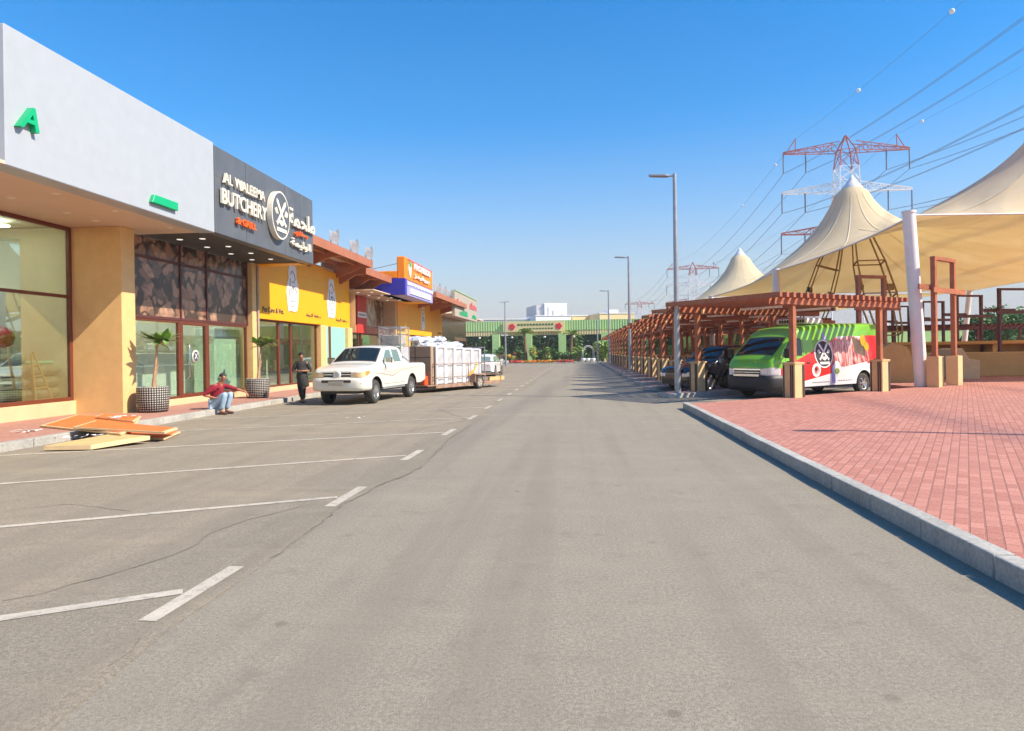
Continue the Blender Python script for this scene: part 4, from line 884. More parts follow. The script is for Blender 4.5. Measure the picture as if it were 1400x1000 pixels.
bld('distant green shed seen between pergola posts', 36, 62, 108, 118, 4.0, 'green_shed')
# ================================================================= VEHICLES (local x = length from the nose back, y = width, z up)
def interp(pts, x):
    if x <= pts[0][0]: return pts[0][1]
    for (a, b), (c, d) in zip(pts[:-1], pts[1:]):
        if x <= c:
            t = (x-a)/(c-a); return b+(d-b)*t
    return pts[-1][1]
class Body:
    def __init__(s, L, top, hw, zb, wheels=(), tumble=.0, belt=1., r=.1, crown=.03, Rw=.4, zc=.36):
        s.L = L; s.top = top; s.hwp = hw; s.zb = zb; s.wh = wheels; s.tb = tumble; s.belt = belt; s.r = r; s.crown = crown; s.Rw = Rw; s.zc = zc
    def zbot(s, x):
        z = interp(s.zb, x)
        for w in s.wh:
            if abs(x-w) < s.Rw: z = max(z, s.zc+math.sqrt(s.Rw**2-(x-w)**2))
        return z
    def side(s, x, z):
        y = interp(s.hwp, x)-s.tb*max(0, z-s.belt)-.06*max(0, .62-z)
        zt = interp(s.top, x); r = min(s.r, (zt-s.zbot(x))/3)
        if z > zt-r: q = min(1, (z-(zt-r))/r); y -= r*(1-math.sqrt(max(0, 1-q*q)))
        return y
    def roofz(s, x, y):
        hw = interp(s.hwp, x); return interp(s.top, x)+s.crown*(1-(y/hw)**2)-s.crown*0
    def section(s, x):
        zt = interp(s.top, x); zb = min(s.zbot(x), zt-.05); r = min(s.r, (zt-zb)/3); pts = []
        for i in range(9): z = zb+(zt-r-zb)*i/8; pts.append((x, s.side(x, z), z))
        for i in range(1, 6): a = i/5*PI/2; z = zt-r+r*math.sin(a); pts.append((x, s.side(x, z), z))
        ye = pts[-1][1]
        for i in range(1, 5): y = ye*(1-i/4); pts.append((x, y, zt+s.crown*(1-(y/ye)**2)))
        return pts
    def mesh(s, b, n=70, x0=0, mi=0):
        xs = sorted(set([x0+(s.L-x0)*i/n for i in range(n+1)]+[w+s.Rw*math.cos(PI*j/12) for w in s.wh for j in range(13)]+[p[0] for p in s.top if x0 <= p[0] <= s.L]))
        rows = []
        for x in xs:
            h = s.section(x); rows.append([(a, -y, z) for a, y, z in h]+[(a, y, z) for a, y, z in reversed(h[:-1])])
        b.grid(rows, mi)
        for r in (rows[0], rows[-1]): b.add(r, [tuple(range(len(r)))], mi)
        return b
    def side_patch(s, b, poly, sgn, off=.006, n=10, mi=0, m=8):
        """poly: bottom line and top line as lists of (x,z)"""
        bot, top_ = poly; rows = []
        for j in range(m+1):
            row = []
            for i in range(n+1):
                f = i/n
                def al(l): k = f*(len(l)-1); q = min(int(k), len(l)-2); t = k-q; return (l[q][0]+(l[q+1][0]-l[q][0])*t, l[q][1]+(l[q+1][1]-l[q][1])*t)
                a, c = al(bot), al(top_); x = a[0]+(c[0]-a[0])*j/m; z = a[1]+(c[1]-a[1])*j/m
                row.append((x, sgn*(s.side(x, z)+off), z))
            rows.append(row)
        b.grid(rows, mi); return b
    def top_patch(s, b, xa, xb, ya, yb, off=.006, n=8, mi=0, taper=0):
        rows = []
        for j in range(n+1):
            x = xa+(xb-xa)*j/n; row = []
            hw = interp(s.hwp, x); zt = interp(s.top, x); r = s.r
            ye = s.side(x, zt-.001) 
            for i in range(13):
                y = ye*(ya+(yb-ya)*i/12); z = zt+s.crown*(1-(y/ye)**2)
                row.append((x-off*.6, y, z+off))
            rows.append(row)
        b.grid(rows, mi); return b
def lens(b, body, sg, plan, z0, z1, off=.012, mi=0):
    rows = []
    for j in range(5):
        f = j/4; rows.append([(x-off*.5, sg*(y+off), a+(c-a)*f) for (x, y), a, c in zip(plan, z0, z1)])
    b.grid(rows, mi)
def wheel(t, x, y, sgn, R=.37, w=.24, steer=0, rim='rim', spokes=6, label=None):
    b = MB(); c = (0, 0, 0); h = w/2
    b.lathe(c, [(R*.62, -h*.9), (R*.9, -h), (R*.985, -h*.75), (R, -h*.3), (R, h*.3), (R*.985, h*.75), (R*.9, h), (R*.62, h*.9)], 30, 'y')
    o = b.build('wheel', 'rubber', t); o.location = (x, y, R); o.rotation_euler = (0, 0, steer)
    b = MB(); b.lathe(c, [(R*.62, sgn*h*.88), (R*.56, sgn*h*.7), (R*.5, sgn*h*.55), (R*.14, sgn*h*.62), (0, sgn*h*.62)], 30, 'y')
    for k in range(spokes):
        a = 2*PI*k/spokes; d = Vector((math.cos(a), 0, math.sin(a))); b.bar(d*R*.1+Vector((0, sgn*h*.72, 0)), d*R*.56+Vector((0, sgn*h*.76, 0)), R*.13, R*.1, 0, up=(0, 1, 0))
    b.lathe(c, [(R*.15, sgn*h*.6), (R*.14, sgn*h*.85), (0, sgn*h*.88)], 14, 'y'); b.build('rim', rim, o)
    return o
# ---- white pickup
t = thing('pickup_truck', 'white double cab pickup truck parked nose towards the camera with roof-rack cage', 'pickup truck', (0, 0, 0)); truck = t
nose = Vector((-7.41, 21.86, 0)); ax = Vector((.135, .99, 0)).normalized(); wb = 3.1; fo = .9
t.location = nose-ax*fo; t.rotation_euler = (0, 0, math.atan2(ax.y, ax.x)); K = 1.0
lower = Body(5.42, [(0, 1.04), (.04, 1.1), (.12, 1.15), (.5, 1.23), (1.05, 1.29), (1.3, 1.29), (3.4, 1.25), (5.3, 1.25), (5.42, 1.23)], [(0, .74), (.06, .82), (.2, .87), (.5, .91), (1.3, .925), (5.2, .925), (5.42, .9)], [(0, .56), (.2, .52), (.5, .5), (4.9, .52), (5.42, .62)], (fo, fo+wb), 0, 1, .1, .035, .47, .42)
cab = Body(3.4, [(1.12, 1.3), (1.22, 1.35), (1.85, 1.78), (2.05, 1.84), (2.6, 1.87), (3.1, 1.85), (3.25, 1.78), (3.4, 1.26)], [(1.1, .86), (1.3, .88), (3.4, .88)], [(0, 1.18), (5, 1.18)], (), .26, 1.24, .07, .04)
b = MB(); lower.mesh(b, 80); cab.mesh(b, 40, 1.12)
b.build('body', 'truck_paint', t)
b = MB(); b.box(.15, 4.9, -.6, .6, .36, .8); b.box(.25, 4.8, -.8, .8, .66, .95); b.build('underbody', 'black_plastic', t)
b = MB(); cab.top_patch(b, 1.25, 1.83, -.92, .92, .012); b.build('windscreen', 'car_glass', t)
b = MB(); cab.top_patch(b, 1.2, 1.87, -.97, .97, .004); b.build('windscreen_surround', 'dash', t)
for sg in (-1, 1):
    b = MB(); cab.side_patch(b, ([(1.5, 1.33), (2.36, 1.33)], [(1.98, 1.73), (2.34, 1.76)]), sg, .006); b.build('side_window', 'car_glass', t)
    b = MB(); cab.side_patch(b, ([(2.47, 1.33), (3.12, 1.33)], [(2.47, 1.76), (3.0, 1.75)]), sg, .006); b.build('side_window', 'car_glass', t)
    b = MB()
    for x in (1.48, 2.42, 3.2): lower.side_patch(b, ([(x, .6), (x+.012, .6)], [(x, 1.17), (x+.012, 1.17)]), sg, .002, 1)
    lower.side_patch(b, ([(1.48, .6), (3.2, .6)], [(1.48, .612), (3.2, .612)]), sg, .002, 12, 0, 1); b.build('door_gap', 'dark_line', t)
    b = MB(); b.box(2.2, 2.36, sg*.91-.012, sg*.925+.012, 1.1, 1.13); b.box(3.0, 3.14, sg*.91-.012, sg*.925+.012, 1.1, 1.13); b.build('door_handle', 'chrome', t, bevel=.005)
    b = MB(); b.obox((1.6, sg*1.05, 1.4), (.06, 0, 0), (0, .12, 0), (0, 0, .1)); b.bar((1.6, sg*.86, 1.33), (1.62, sg*1.0, 1.36), .05); b.build('wing_mirror', 'chrome', t, bevel=.03, seg=2)
    b = MB(); lower.side_patch(b, ([(.62, 1.0), (1.3, .94), (2.2, .84), (3.0, 1.02), (4.6, 1.12)], [(.62, 1.015), (1.3, .98), (2.2, .88), (3.0, 1.04), (4.6, 1.14)]), sg, .004, 30, 0, 2)
    lower.side_patch(b, ([(1.5, 1.06), (2.1, .96), (3.4, 1.12)], [(1.5, 1.085), (2.1, .98), (3.4, 1.13)]), sg, .004, 20, 0, 2); b.build('side_decal_stripe', 'grey_panel', t)
    b = MB(); lens(b, lower, sg, [(-.014, .46), (-.014, .6), (-.012, .74), (.04, .815), (.1, .845), (.2, .875), (.3, .888)], [.90, .895, .89, .89, .9, .92, .95], [.99, 1.02, 1.035, 1.05, 1.06, 1.07, 1.075]); b.build('headlight', 'lamp_amber', t)
    b = MB(); lens(b, lower, sg, [(.22, .882), (.3, .893), (.4, .905)], [.93, .95, .99], [1.065, 1.075, 1.075], .018); b.build('indicator', 'amber', t)
    b = MB(); b.box(-.02, .1, sg*.72-.1, sg*.72+.1, .66, .72); b.build('fog_lamp_recess', 'grey_panel', t, bevel=.01)
    b = MB(); b.box(5.36, 5.43, sg*.84-.06, sg*.82+.06, .7, 1.02); b.build('tail_light', 'tail_red', t)
def bumper(t, m_, plan, prof):
    b = MB(); rows = []
    full = [(x, -y) for x, y in reversed(plan)]+plan[1:] if plan[0][1] == 0 else [(x, -y) for x, y in reversed(plan)]+plan
    for off, z in prof:
        row = []
        for k, (x, y) in enumerate(full):
            a = full[max(0, k-1)]; c = full[min(len(full)-1, k+1)]; d = Vector((c[0]-a[0], c[1]-a[1])).normalized(); row.append((x-d.y*off, y+d.x*off, z))
        rows.append(row)
    b.grid(rows); return b.build('front_bumper', m_, t)
bumper(t, 'truck_paint', [(-.02, 0), (-.02, .3), (-.01, .6), (.02, .76), (.1, .85), (.25, .905), (.42, .93)], [(-.05, .45), (.03, .48), (.055, .56), (.06, .74), (.05, .85), (-.03, .88)])
b = MB(); b.box(-.108, -.07, -.5, .5, .72, .8); b.build('bumper_intake', 'black_plastic', t, bevel=.01)
b = MB(); b.box(-.125, -.1, -.26, .26, .64, .76); b.build('number_plate', 'grey_panel', t, bevel=.01)
b = MB(); b.box(-.01, .04, -.47, .47, .88, 1.05); b.build('grille', 'black_plastic', t)
b = MB(); b.box(-.025, .02, -.5, .5, 1.03, 1.075); b.box(-.025, .02, -.47, -.12, .955, .98); b.box(-.025, .02, .12, .47, .955, .98); b.box(-.02, .02, -.46, .46, .86, .895); b.lathe((-.03, 0, .965), [(0, -.015), (.13, -.01), (.15, .03)], 20, 'x'); b.build('grille_surround', 'truck_paint', t, bevel=.006)
b = MB(); b.lathe((-.045, 0, .965), [(.05, 0), (.06, -.012), (.075, -.012), (.085, 0)], 20, 'x'); b.lathe((-.045, 0, .965), [(.02, 0), (.028, -.012), (.036, 0)], 16, 'x'); b.build('badge', 'chrome', t)
b = MB(); b.box(1.5, 3.2, -.7, .7, 1.0, 1.2); [b.box(x, x+.16, y-.22, y+.22, 1.1, 1.62) for x in (2.2, 3.0) for y in (-.38, .38)]; b.box(1.35, 1.6, -.7, .7, 1.1, 1.29); b.build('cabin_interior', 'dash', t)
b = MB()
for sg in (-1, 1): b.box(1.4, 3.3, sg*.9-.03, sg*.9+.05, .44, .5)
b.build('side_step', 'steel', t)
wheel(t, fo, -.78, -1, .385, .25, .06); wheel(t, fo, .78, 1, .385, .25, .06); wheel(t, fo+wb, -.78, -1, .385, .25); wheel(t, fo+wb, .78, 1, .385, .25)
b = MB()
for y in (-.75, .75): b.tube([(3.55, y, 1.22), (3.62, y*.95, 1.5), (4.3, y, 1.25)], .022, 6)
b.tube([(3.62, -.7, 1.5), (3.62, .7, 1.5)], .022, 6); b.build('roll_bar', 'chrome', t)
# wrapped steel cabinet standing in the load bed
cg = thing('wrapped_cabinet', 'film-wrapped grey display cabinet standing in the pickup bed', 'cabinet', truck.location+ax*4.55, truck.rotation_euler.z)
b = MB(); b.box(-.4, .4, -.42, .42, .85, 1.85); b.build('lower_drawer', 'shed_grey', cg, bevel=.02)
b = MB(); [b.box(x-.02, x+.02, y-.02, y+.02, 1.0, 2.6) for x in (-.4, .4) for y in (-.42, .42)]; [b.box(-.4, .4, y-.02, y+.02, z, z+.03) for y in (-.42, .42) for z in (1.9, 2.57)]; [b.box(x-.02, x+.02, -.42, .42, z, z+.03) for x in (-.4, .4) for z in (1.9, 2.57)]; b.build('frame', 'steel', cg)
b = MB(); b.box(-.34, .34, -.36, .36, 1.92, 2.3); b.build('shelf_goods', 'grey_panel', cg, bevel=.03)
b = MB(); b.box(-.43, .43, -.45, .45, 1.12, 2.63); b.build('plastic_wrap', 'film', cg)
# ---- trailer
tl = thing('cage_trailer', 'rusty open cage trailer loaded with wrapped white frames behind the pickup', 'trailer', (-5.1, 27.0, 0))
wr = G(650, 534.5); wl = G(600, 533.5)
tp = G(594, 529.5, .42); 
tax = Vector((.42, .907, 0)).normalized()   # length, pointing away
tl.location = (-6.52, 27.71, -.19); tl.rotation_euler = (0, 0, math.atan2(tax.y, tax.x))
LT, WT = 5.1, 1.7
b = MB(); b.box(-.5, LT, -WT/2, WT/2, .46, .5); b.build('deck', 'rust', tl)
b = MB(); [b.box(0, LT, y-.04, y+.04, .36, .47) for y in (-WT/2, WT/2)]; [b.box(x-.04, x+.04, -WT/2, WT/2, .36, .46) for x in (.04, LT/2, LT-.04)]; b.build('chassis', 'rust', tl)
b = MB()
for y in (-WT/2, WT/2):
    for x in (0, 1.2, 2.4, 3.7, LT): b.box(x-.013, x+.013, y-.013, y+.013, .5, 1.35)
    for z in (.78, 1.33): b.box(0, LT, y-.012, y+.012, z, z+.022)
for x in (0, LT):
    for z in (.78, 1.33): b.box(x-.016, x+.016, -WT/2, WT/2, z, z+.03)
b.build('cage_rail', 'rust', tl)
for y in (-1, 1): wheel(tl, 3.0, y*(WT/2+.12), y, .31, .2, rim='grey_panel', spokes=5).location.z += .19
for y in (-1, 1): b = MB(); b.box(2.6, 3.4, y*(WT/2+.12)-.13, y*(WT/2+.12)+.13, .82, .86); b.box(2.57, 2.61, y*(WT/2+.12)-.13, y*(WT/2+.12)+.13, .5, .84); b.build('mudguard', 'rust', tl)
b = MB(); b.bar((LT, -.4, .42), (LT+.9, 0, .42), .07); b.bar((LT, .4, .42), (LT+.9, 0, .42), .07); b.build('drawbar', 'rust', tl)
b = MB(); b.box(LT-.9, LT+.4, -.8, -.7, .5, .66); b.build('tail_plank', 'ply', tl)
def tloc(x, y, z): return tl.location+tax*x+Vector((-tax.y, tax.x, 0))*y+Vector((0, 0, z))
for i, x in enumerate((.48, 1.14, 1.8, 2.46, 3.12)):
    f = thing('wrapped_cabinet', 'white-cornered film-wrapped cabinet on the trailer, %s from the pickup' % ORD[i], 'cabinet', tloc(x, -.05, .5), tl.rotation_euler.z, 'wrapped cabinets on the trailer')
    b = MB(); w = .29
    for xx in (-w, w):
        for yy in (-.72, .72): b.box(xx-.05, xx+.05, yy-.055, yy+.055, .0, 1.56-.03*i)
    b.box(-w, w, -.76, .76, 1.5-.03*i, 1.58-.03*i); b.build('foam_corner', 'foam', f, bevel=.02)
    b = MB(); b.box(-w+.03, w-.03, -.70, .70, .02, 1.5-.03*i); b.build('cabinet_body', 'dull_grey', f, bevel=.02)
    b = MB(); b.box(-w-.01, w+.01, -.775, .775, .01, 1.59-.03*i); b.build('plastic_wrap', 'film', f)
bx = thing('cardboard_crate', 'tall brown cardboard crate at the front of the trailer', 'crate', tloc(.0, .0, .5), tl.rotation_euler.z)
b = MB(); b.box(-.1, .1, -.72, .72, 0, 1.58); b.build('carton', 'cardboard', bx, bevel=.02); b = MB(); b.box(-.106, -.1, .06, .1, 0, 1.56); b.box(-.106, -.1, -.72, .72, 1.1, 1.13); b.build('tape_seam', 'dark_line', bx)
# film bundle on top
b = MB(); rr = random.Random(11)
for k in range(16):
    c = tloc(.9+rr.uniform(-.9, 2.4), rr.uniform(-.5, .5), 2.06+rr.uniform(0, .07)+(.25 if k % 7 == 0 else 0)); r = rr.uniform(.12, .3); rows = []
    for i in range(7):
        th = PI*i/6; rows.append([c+Vector((r*1.6*math.sin(th)*math.cos(p), r*1.2*math.sin(th)*math.sin(p), r*.6*math.cos(th)))+Vector([rr.uniform(-.04, .04) for _ in range(3)])*1.2 for p in [2*PI*q/10 for q in range(11)]])
    b.grid(rows, 0, False)
tag(b.build('plastic_sheeting', 'film_heap', fix=False), 'crumpled clear plastic sheeting heaped on top of the trailer load', 'plastic sheet')
cn = thing('plastic_canister', 'orange plastic canister standing on the front of the trailer deck', 'canister', tloc(-.3, -.55, .5), 1.2); b = MB(); b.box(-.13, .13, -.09, .09, 0, .36); b.build('canister_body', 'cone', cn, bevel=.04, seg=2); b = MB(); b.tube([(-.07, 0, .36), (-.07, 0, .41), (.07, 0, .41), (.07, 0, .36)], .018, 6); b.build('handle', 'cone', cn)
f = thing('steel_rack', 'grey steel rack standing at the tail of the trailer', 'rack', tloc(3.8, .0, .5), tl.rotation_euler.z)
b = MB(); [b.box(x-.02, x+.02, y-.02, y+.02, 0, 1.55) for x in (-.15, .15) for y in (-.7, 0, .7)]; b.build('upright', 'steel', f); b = MB(); [b.box(-.15, .15, -.7, .7, z, z+.03) for z in (.1, .45, .8, 1.15, 1.5)]; b.build('shelf', 'steel', f)
b = MB(); b.tube([tloc(2.4, -.9, .8), tloc(2.8, -.92, 1.05), tloc(3.05, -.9, 1.3)], .03, 6); b.tube([tloc(2.6, -.9, 1.0), tloc(2.8, -.92, .78), tloc(3.15, -.9, .78)], .03, 6); tag(b.build('yellow_strap', 'yellow'), 'yellow strap hooked on the side of the trailer', 'strap')
# ---- cars by loft
def sedan(label, loc, rz, paint, suv=False, group=None):
    t = thing('parked_car', label, 'car', loc, rz, group); L = 4.6; h = 1.72 if suv else 1.45; be = 1.02 if suv else .9
    lo = Body(L, [(0, be-.3), (.06, be-.2), (.2, be-.1), (.6, be-.03), (1.15, be+.03), (1.4, be+.04), (3.9, be+.06), (4.5, be), (4.6, be-.1)], [(0, .66), (.08, .78), (.3, .87), (1, .9), (4.2, .9), (4.5, .84), (4.6, .76)], [(0, .3), (.3, .26), (4.3, .28), (4.6, .36)], (.88, 3.55), 0, 1, .1, .04, .4, .34)
    cb = Body(4.35, [(1.15, be+.02), (1.3, be+.1), (1.95, h-.08), (2.2, h-.02), (2.8, h), (3.6, h-.05), (3.95 if suv else 3.7, h-.14), (4.35, be+.02)], [(1, .84), (4.35, .84)], [(0, be-.1), (5, be-.1)], (), .3, be, .07, .04)
    b = MB(); lo.mesh(b, 60); cb.mesh(b, 30, 1.16); b.build('body', paint, t)
    b = MB(); b.box(.2, 4.4, -.78, .78, .28, .6); b.build('underbody', 'black_plastic', t)
    b = MB(); cb.top_patch(b, 1.3, 1.93, -.92, .92, .008); b.build('windscreen', 'car_glass', t)
    b = MB(); cb.top_patch(b, 3.98 if suv else 3.75, 4.25, -.9, .9, .01); b.build('rear_window', 'car_glass', t)
    for sg in (-1, 1):
        b = MB(); cb.side_patch(b, ([(1.55, be+.07), (2.5, be+.07)], [(2.02, h-.13), (2.5, h-.1)]), sg); cb.side_patch(b, ([(2.58, be+.07), (3.75, be+.09)], [(2.58, h-.1), (3.5, h-.16)]), sg); b.build('side_window', 'car_glass', t)
        b = MB(); lens(b, lo, sg, [(-.012, .42), (-.01, .62), (.05, .76), (.15, .82), (.3, .875), (.45, .885)], [be-.42, be-.42, be-.4, be-.38, be-.34, be-.28], [be-.31, be-.3, be-.24, be-.18, be-.13, be-.12]); b.build('headlight', 'lamp_clear', t)
        b = MB(); b.poly([(4.56, sg*.5, be-.22), (4.5, sg*.82, be-.22), (4.42, sg*.86, be-.02), (4.55, sg*.6, be-.06)], (.05, 0, 0)); b.build('tail_light', 'tail_red', t)
        b = MB(); b.obox((1.55, sg*1.0, be+.14), (.05, 0, 0), (0, .1, 0), (0, 0, .07)); b.build('wing_mirror', paint, t, bevel=.02)
        for x in (.88, 3.55): wheel(t, x, sg*.8, sg, .335, .22, spokes=8)
    b = MB(); b.box(-.02, .05, -.4, .4, be-.3, be-.12); b.box(-.03, .1, -.6, .6, .32, .45); b.build('grille', 'black_plastic', t, bevel=.01)
    return t
sedan('black car with a tall cabin parked under the second pergola, partly hidden by the van', tuple(Vector((4.11, 24.17, 0))+D*.55+N*1.75), DA, 'car_black', True)
# white hatchback beyond the trailer, seen from behind
pc = G(678, 515.5); sedan('white car beyond the trailer with one red tail lamp showing', (pc.x-.9, pc.y+5.0, 0), -PI/2-.05, 'car_white', False)
# ---- green van
v = thing('delivery_van', 'green, red and white wrapped high-roof van under the nearest pergola', 'van', (0, 0, 0))
vo = Vector((6.24, 20.54, 0))+D*.45+N*2.1
v.location = vo; v.rotation_euler = (0, 0, DA)
LV = 5.85
vb = Body(LV, [(0, .98), (.04, 1.08), (.12, 1.2), (.3, 1.36), (.95, 1.9), (1.2, 2.12), (1.5, 2.24), (2.1, 2.31), (3.0, 2.36), (5.5, 2.39), (5.75, 2.32), (5.85, 2.15)], [(0, .7), (.06, .8), (.2, .88), (.5, .94), (1.2, .96), (5.5, .96), (5.8, .93), (5.85, .9)], [(0, .4), (.3, .34), (5.5, .36), (5.85, .42)], (1.0, 4.66), .11, 1.1, .13, .04, .43, .37)
b = MB(); vb.mesh(b, 100); b.build('body', 'van_wrap', v)
b = MB(); b.box(.15, 5.6, -.8, .8, .28, .6); b.build('underbody', 'black_plastic', v)
b = MB(); vb.top_patch(b, .33, .93, -.9, .9, .014); b.build('windscreen', 'car_glass', v)
b = MB(); vb.top_patch(b, .29, .97, -.96, .96, .005); b.build('windscreen_surround', 'dash', v)
for sg in (-1, 1):
    b = MB(); vb.side_patch(b, ([(.52, 1.36), (1.42, 1.36)], [(.98, 1.82), (1.42, 1.86)]), sg, .008); b.build('side_window', 'car_glass', v)
    b = MB(); vb.side_patch(b, ([(.47, 1.33), (1.45, 1.33)], [(.95, 1.85), (1.45, 1.89)]), sg, .004); b.build('window_surround', 'dash', v)
    b = MB()
    for x in (.62, 1.5, 3.02): vb.side_patch(b, ([(x, .46), (x+.012, .46)], [(x, 1.9), (x+.012, 1.9)]), sg, .003, 1, 0, 12)
    b.build('door_gap', 'dark_line', v)
    b = MB(); b.box(1.64, 1.8, sg*.96-.014, sg*.96+.014, 1.08, 1.12); b.box(1.28, 1.44, sg*.96-.014, sg*.96+.014, 1.08, 1.12); b.build('door_handle', 'black_plastic', v, bevel=.006)
    b = MB(); b.obox((.5, sg*1.12, 1.42), (.06, 0, 0), (0, .09, 0), (0, 0, .15)); b.bar((.6, sg*.9, 1.33), (.52, sg*1.06, 1.35), .05); b.build('wing_mirror', 'black_plastic', v, bevel=.025, seg=2)
    b = MB(); lens(b, vb, sg, [(-.014, .5), (-.014, .6), (-.012, .7), (.04, .785), (.12, .84), (.22, .885), (.36, .92)], [.77]*7, [.93, .95, .965, .98, .99, .99, .97]); b.build('headlight', 'lamp_clear', v)
    b = MB(); b.box(5.8, 5.87, sg*.85-.05, sg*.85+.05, .9, 1.5); b.build('tail_light', 'tail_red', v)
    for x in (1.0, 4.66): wheel(v, x, sg*.83, sg, .35, .22, spokes=6)
bumper(v, 'black_plastic', [(-.03, 0), (-.03, .4), (-.02, .66), (.05, .8), (.16, .87), (.35, .92), (.56, .95)], [(-.05, .24), (.03, .28), (.05, .4), (.05, .62), (.02, .73), (-.03, .75)])
b = MB(); b.box(-.045, .02, -.5, .5, .82, .85); b.box(-.045, .02, -.54, .54, .9, .96); b.box(-.1, -.02, -.5, .5, .7, .79); b.build('grille_bar', 'chrome', v, bevel=.012)
b = MB(); b.box(-.015, .05, -.5, .5, .76, .95); b.build('grille', 'black_plastic', v)
b = MB(); b.box(-.085, -.075, -.24, .24, .42, .53); b.build('number_plate', 'dash', v)
b = MB(); b.poly([(.15, -.62, .62), (.25, -.62, .62), (.4, -.9, .62), (.4, -.9, .3), (.2, -.75, .3)], (0, 0, .0)) if 0 else None
b = MB(); b.lathe((.19, 0, 1.045), [(.06, 0), (.075, .012), (.1, .012), (.115, 0)], 22); b.lathe((.19, 0, 1.047), [(.03, 0), (.04, .012), (.05, .0)], 16); o = b.build('badge', 'blue', v); o.location = (.02, 0, .17); 
b = MB(); b.box(2.15, 3.0, -.6, .6, 2.36, 2.56); b.build('roof_cooler', 'white', v, bevel=.05, seg=2)
b = MB(); [b.box(2.13, 2.15, -.5+.1*i, -.44+.1*i, 2.42, 2.52) for i in range(10)]; b.build('cooler_grille', 'black_plastic', v)
b = MB(); b.box(.5, 1.6, -.75, .75, .8, 1.25); [b.box(1.3, 1.45, y-.24, y+.24, .9, 1.75) for y in (-.42, .42)]; b.box(1.7, 1.74, -.8, .8, .6, 2.1); b.build('cabin_interior', 'dash', v)
# wrap artwork on the near side (local -y)
def vpoly(b, pl, cx, cz, k, off, mi=0):
    b.add([(cx+a*k, -(vb.side(cx+a*k, cz+z*k)+off), cz+z*k) for a, z in pl], [tuple(range(len(pl)))], mi)
def vdisc(b, cx, cz, rx, rz_, off, mi=0, n=28):
    c = (cx, -(vb.side(cx, cz)+off), cz); ring = [(cx+rx*math.cos(2*PI*i/n), -(vb.side(cx+rx*math.cos(2*PI*i/n), cz+rz_*math.sin(2*PI*i/n))+off), cz+rz_*math.sin(2*PI*i/n)) for i in range(n)]
    b.add([c]+ring, [(0, 1+i, 1+(i+1) % n) for i in range(n)], mi)
b = MB(); vb.side_patch(b, ([(2.9, 1.02), (3.5, .93), (4.3, 1.02), (4.95, 1.1)], [(2.75, 1.72), (3.4, 1.86), (4.1, 1.98), (4.9, 1.8)]), -1, .005, 20); b.build('meat_picture', 'butcher_print', v)
b = MB(); vb.side_patch(b, ([(4.2, 1.4), (4.75, 1.25)], [(4.1, 1.95), (4.85, 1.72)]), -1, .007, 8); b.build('dark_picture_corner', 'brown_film', v)
b = MB(); vdisc(b, 2.52, 1.38, .47, .46, .008, 0); vdisc(b, 2.52, 1.38, .425, .415, .011, 1); [vpoly(b, pl, 2.52, 1.4, .5, .014+.0006*i) for i, pl in enumerate(emblem_polys())]; b.build('round_emblem', ['white', 'dash'], v)
b = MB(); vdisc(b, 2.1, .86, .22, .22, .008, 0); vdisc(b, 2.12, .85, .13, .14, .011, 1); b.build('small_round_sticker', ['white', 'butcher_print'], v)
b = MB(); vdisc(b, 3.16, .9, .2, .24, .009, 0); vdisc(b, 3.16, .8, .13, .1, .012, 1); b.build('leaf_round_sticker', ['white', 'leaf_light'], v)
b = MB(); vb.side_patch(b, ([(2.9, .42), (3.12, .42)], [(2.88, 1.0), (2.97, 1.0)]), -1, .008, 3); vb.side_patch(b, ([(2.5, 1.84), (2.75, 1.84)], [(2.55, 2.08), (2.65, 2.1)]), -1, .008, 3); b.build('fork_picture', 'lilac', v)
b = MB(); vdisc(b, 4.72, 1.8, .15, .19, .01); vdisc(b, 4.88, 1.6, .13, .15, .01); b.build('pepper_picture', 'yellow', v)
b = MB(); [vb.side_patch(b, ([(1.9+.1*i, .45), (1.96+.1*i, .45)], [(1.9+.1*i, .48), (1.96+.1*i, .48)]), -1, .006, 1, 0, 1) for i in range(9)]; [vb.side_patch(b, ([(3.2+.09*i, .47), (3.25+.09*i, .47)], [(3.2+.09*i, .5), (3.25+.09*i, .5)]), -1, .006, 1, 0, 1) for i in range(9)]; b.build('small_print', 'dark_line', v)
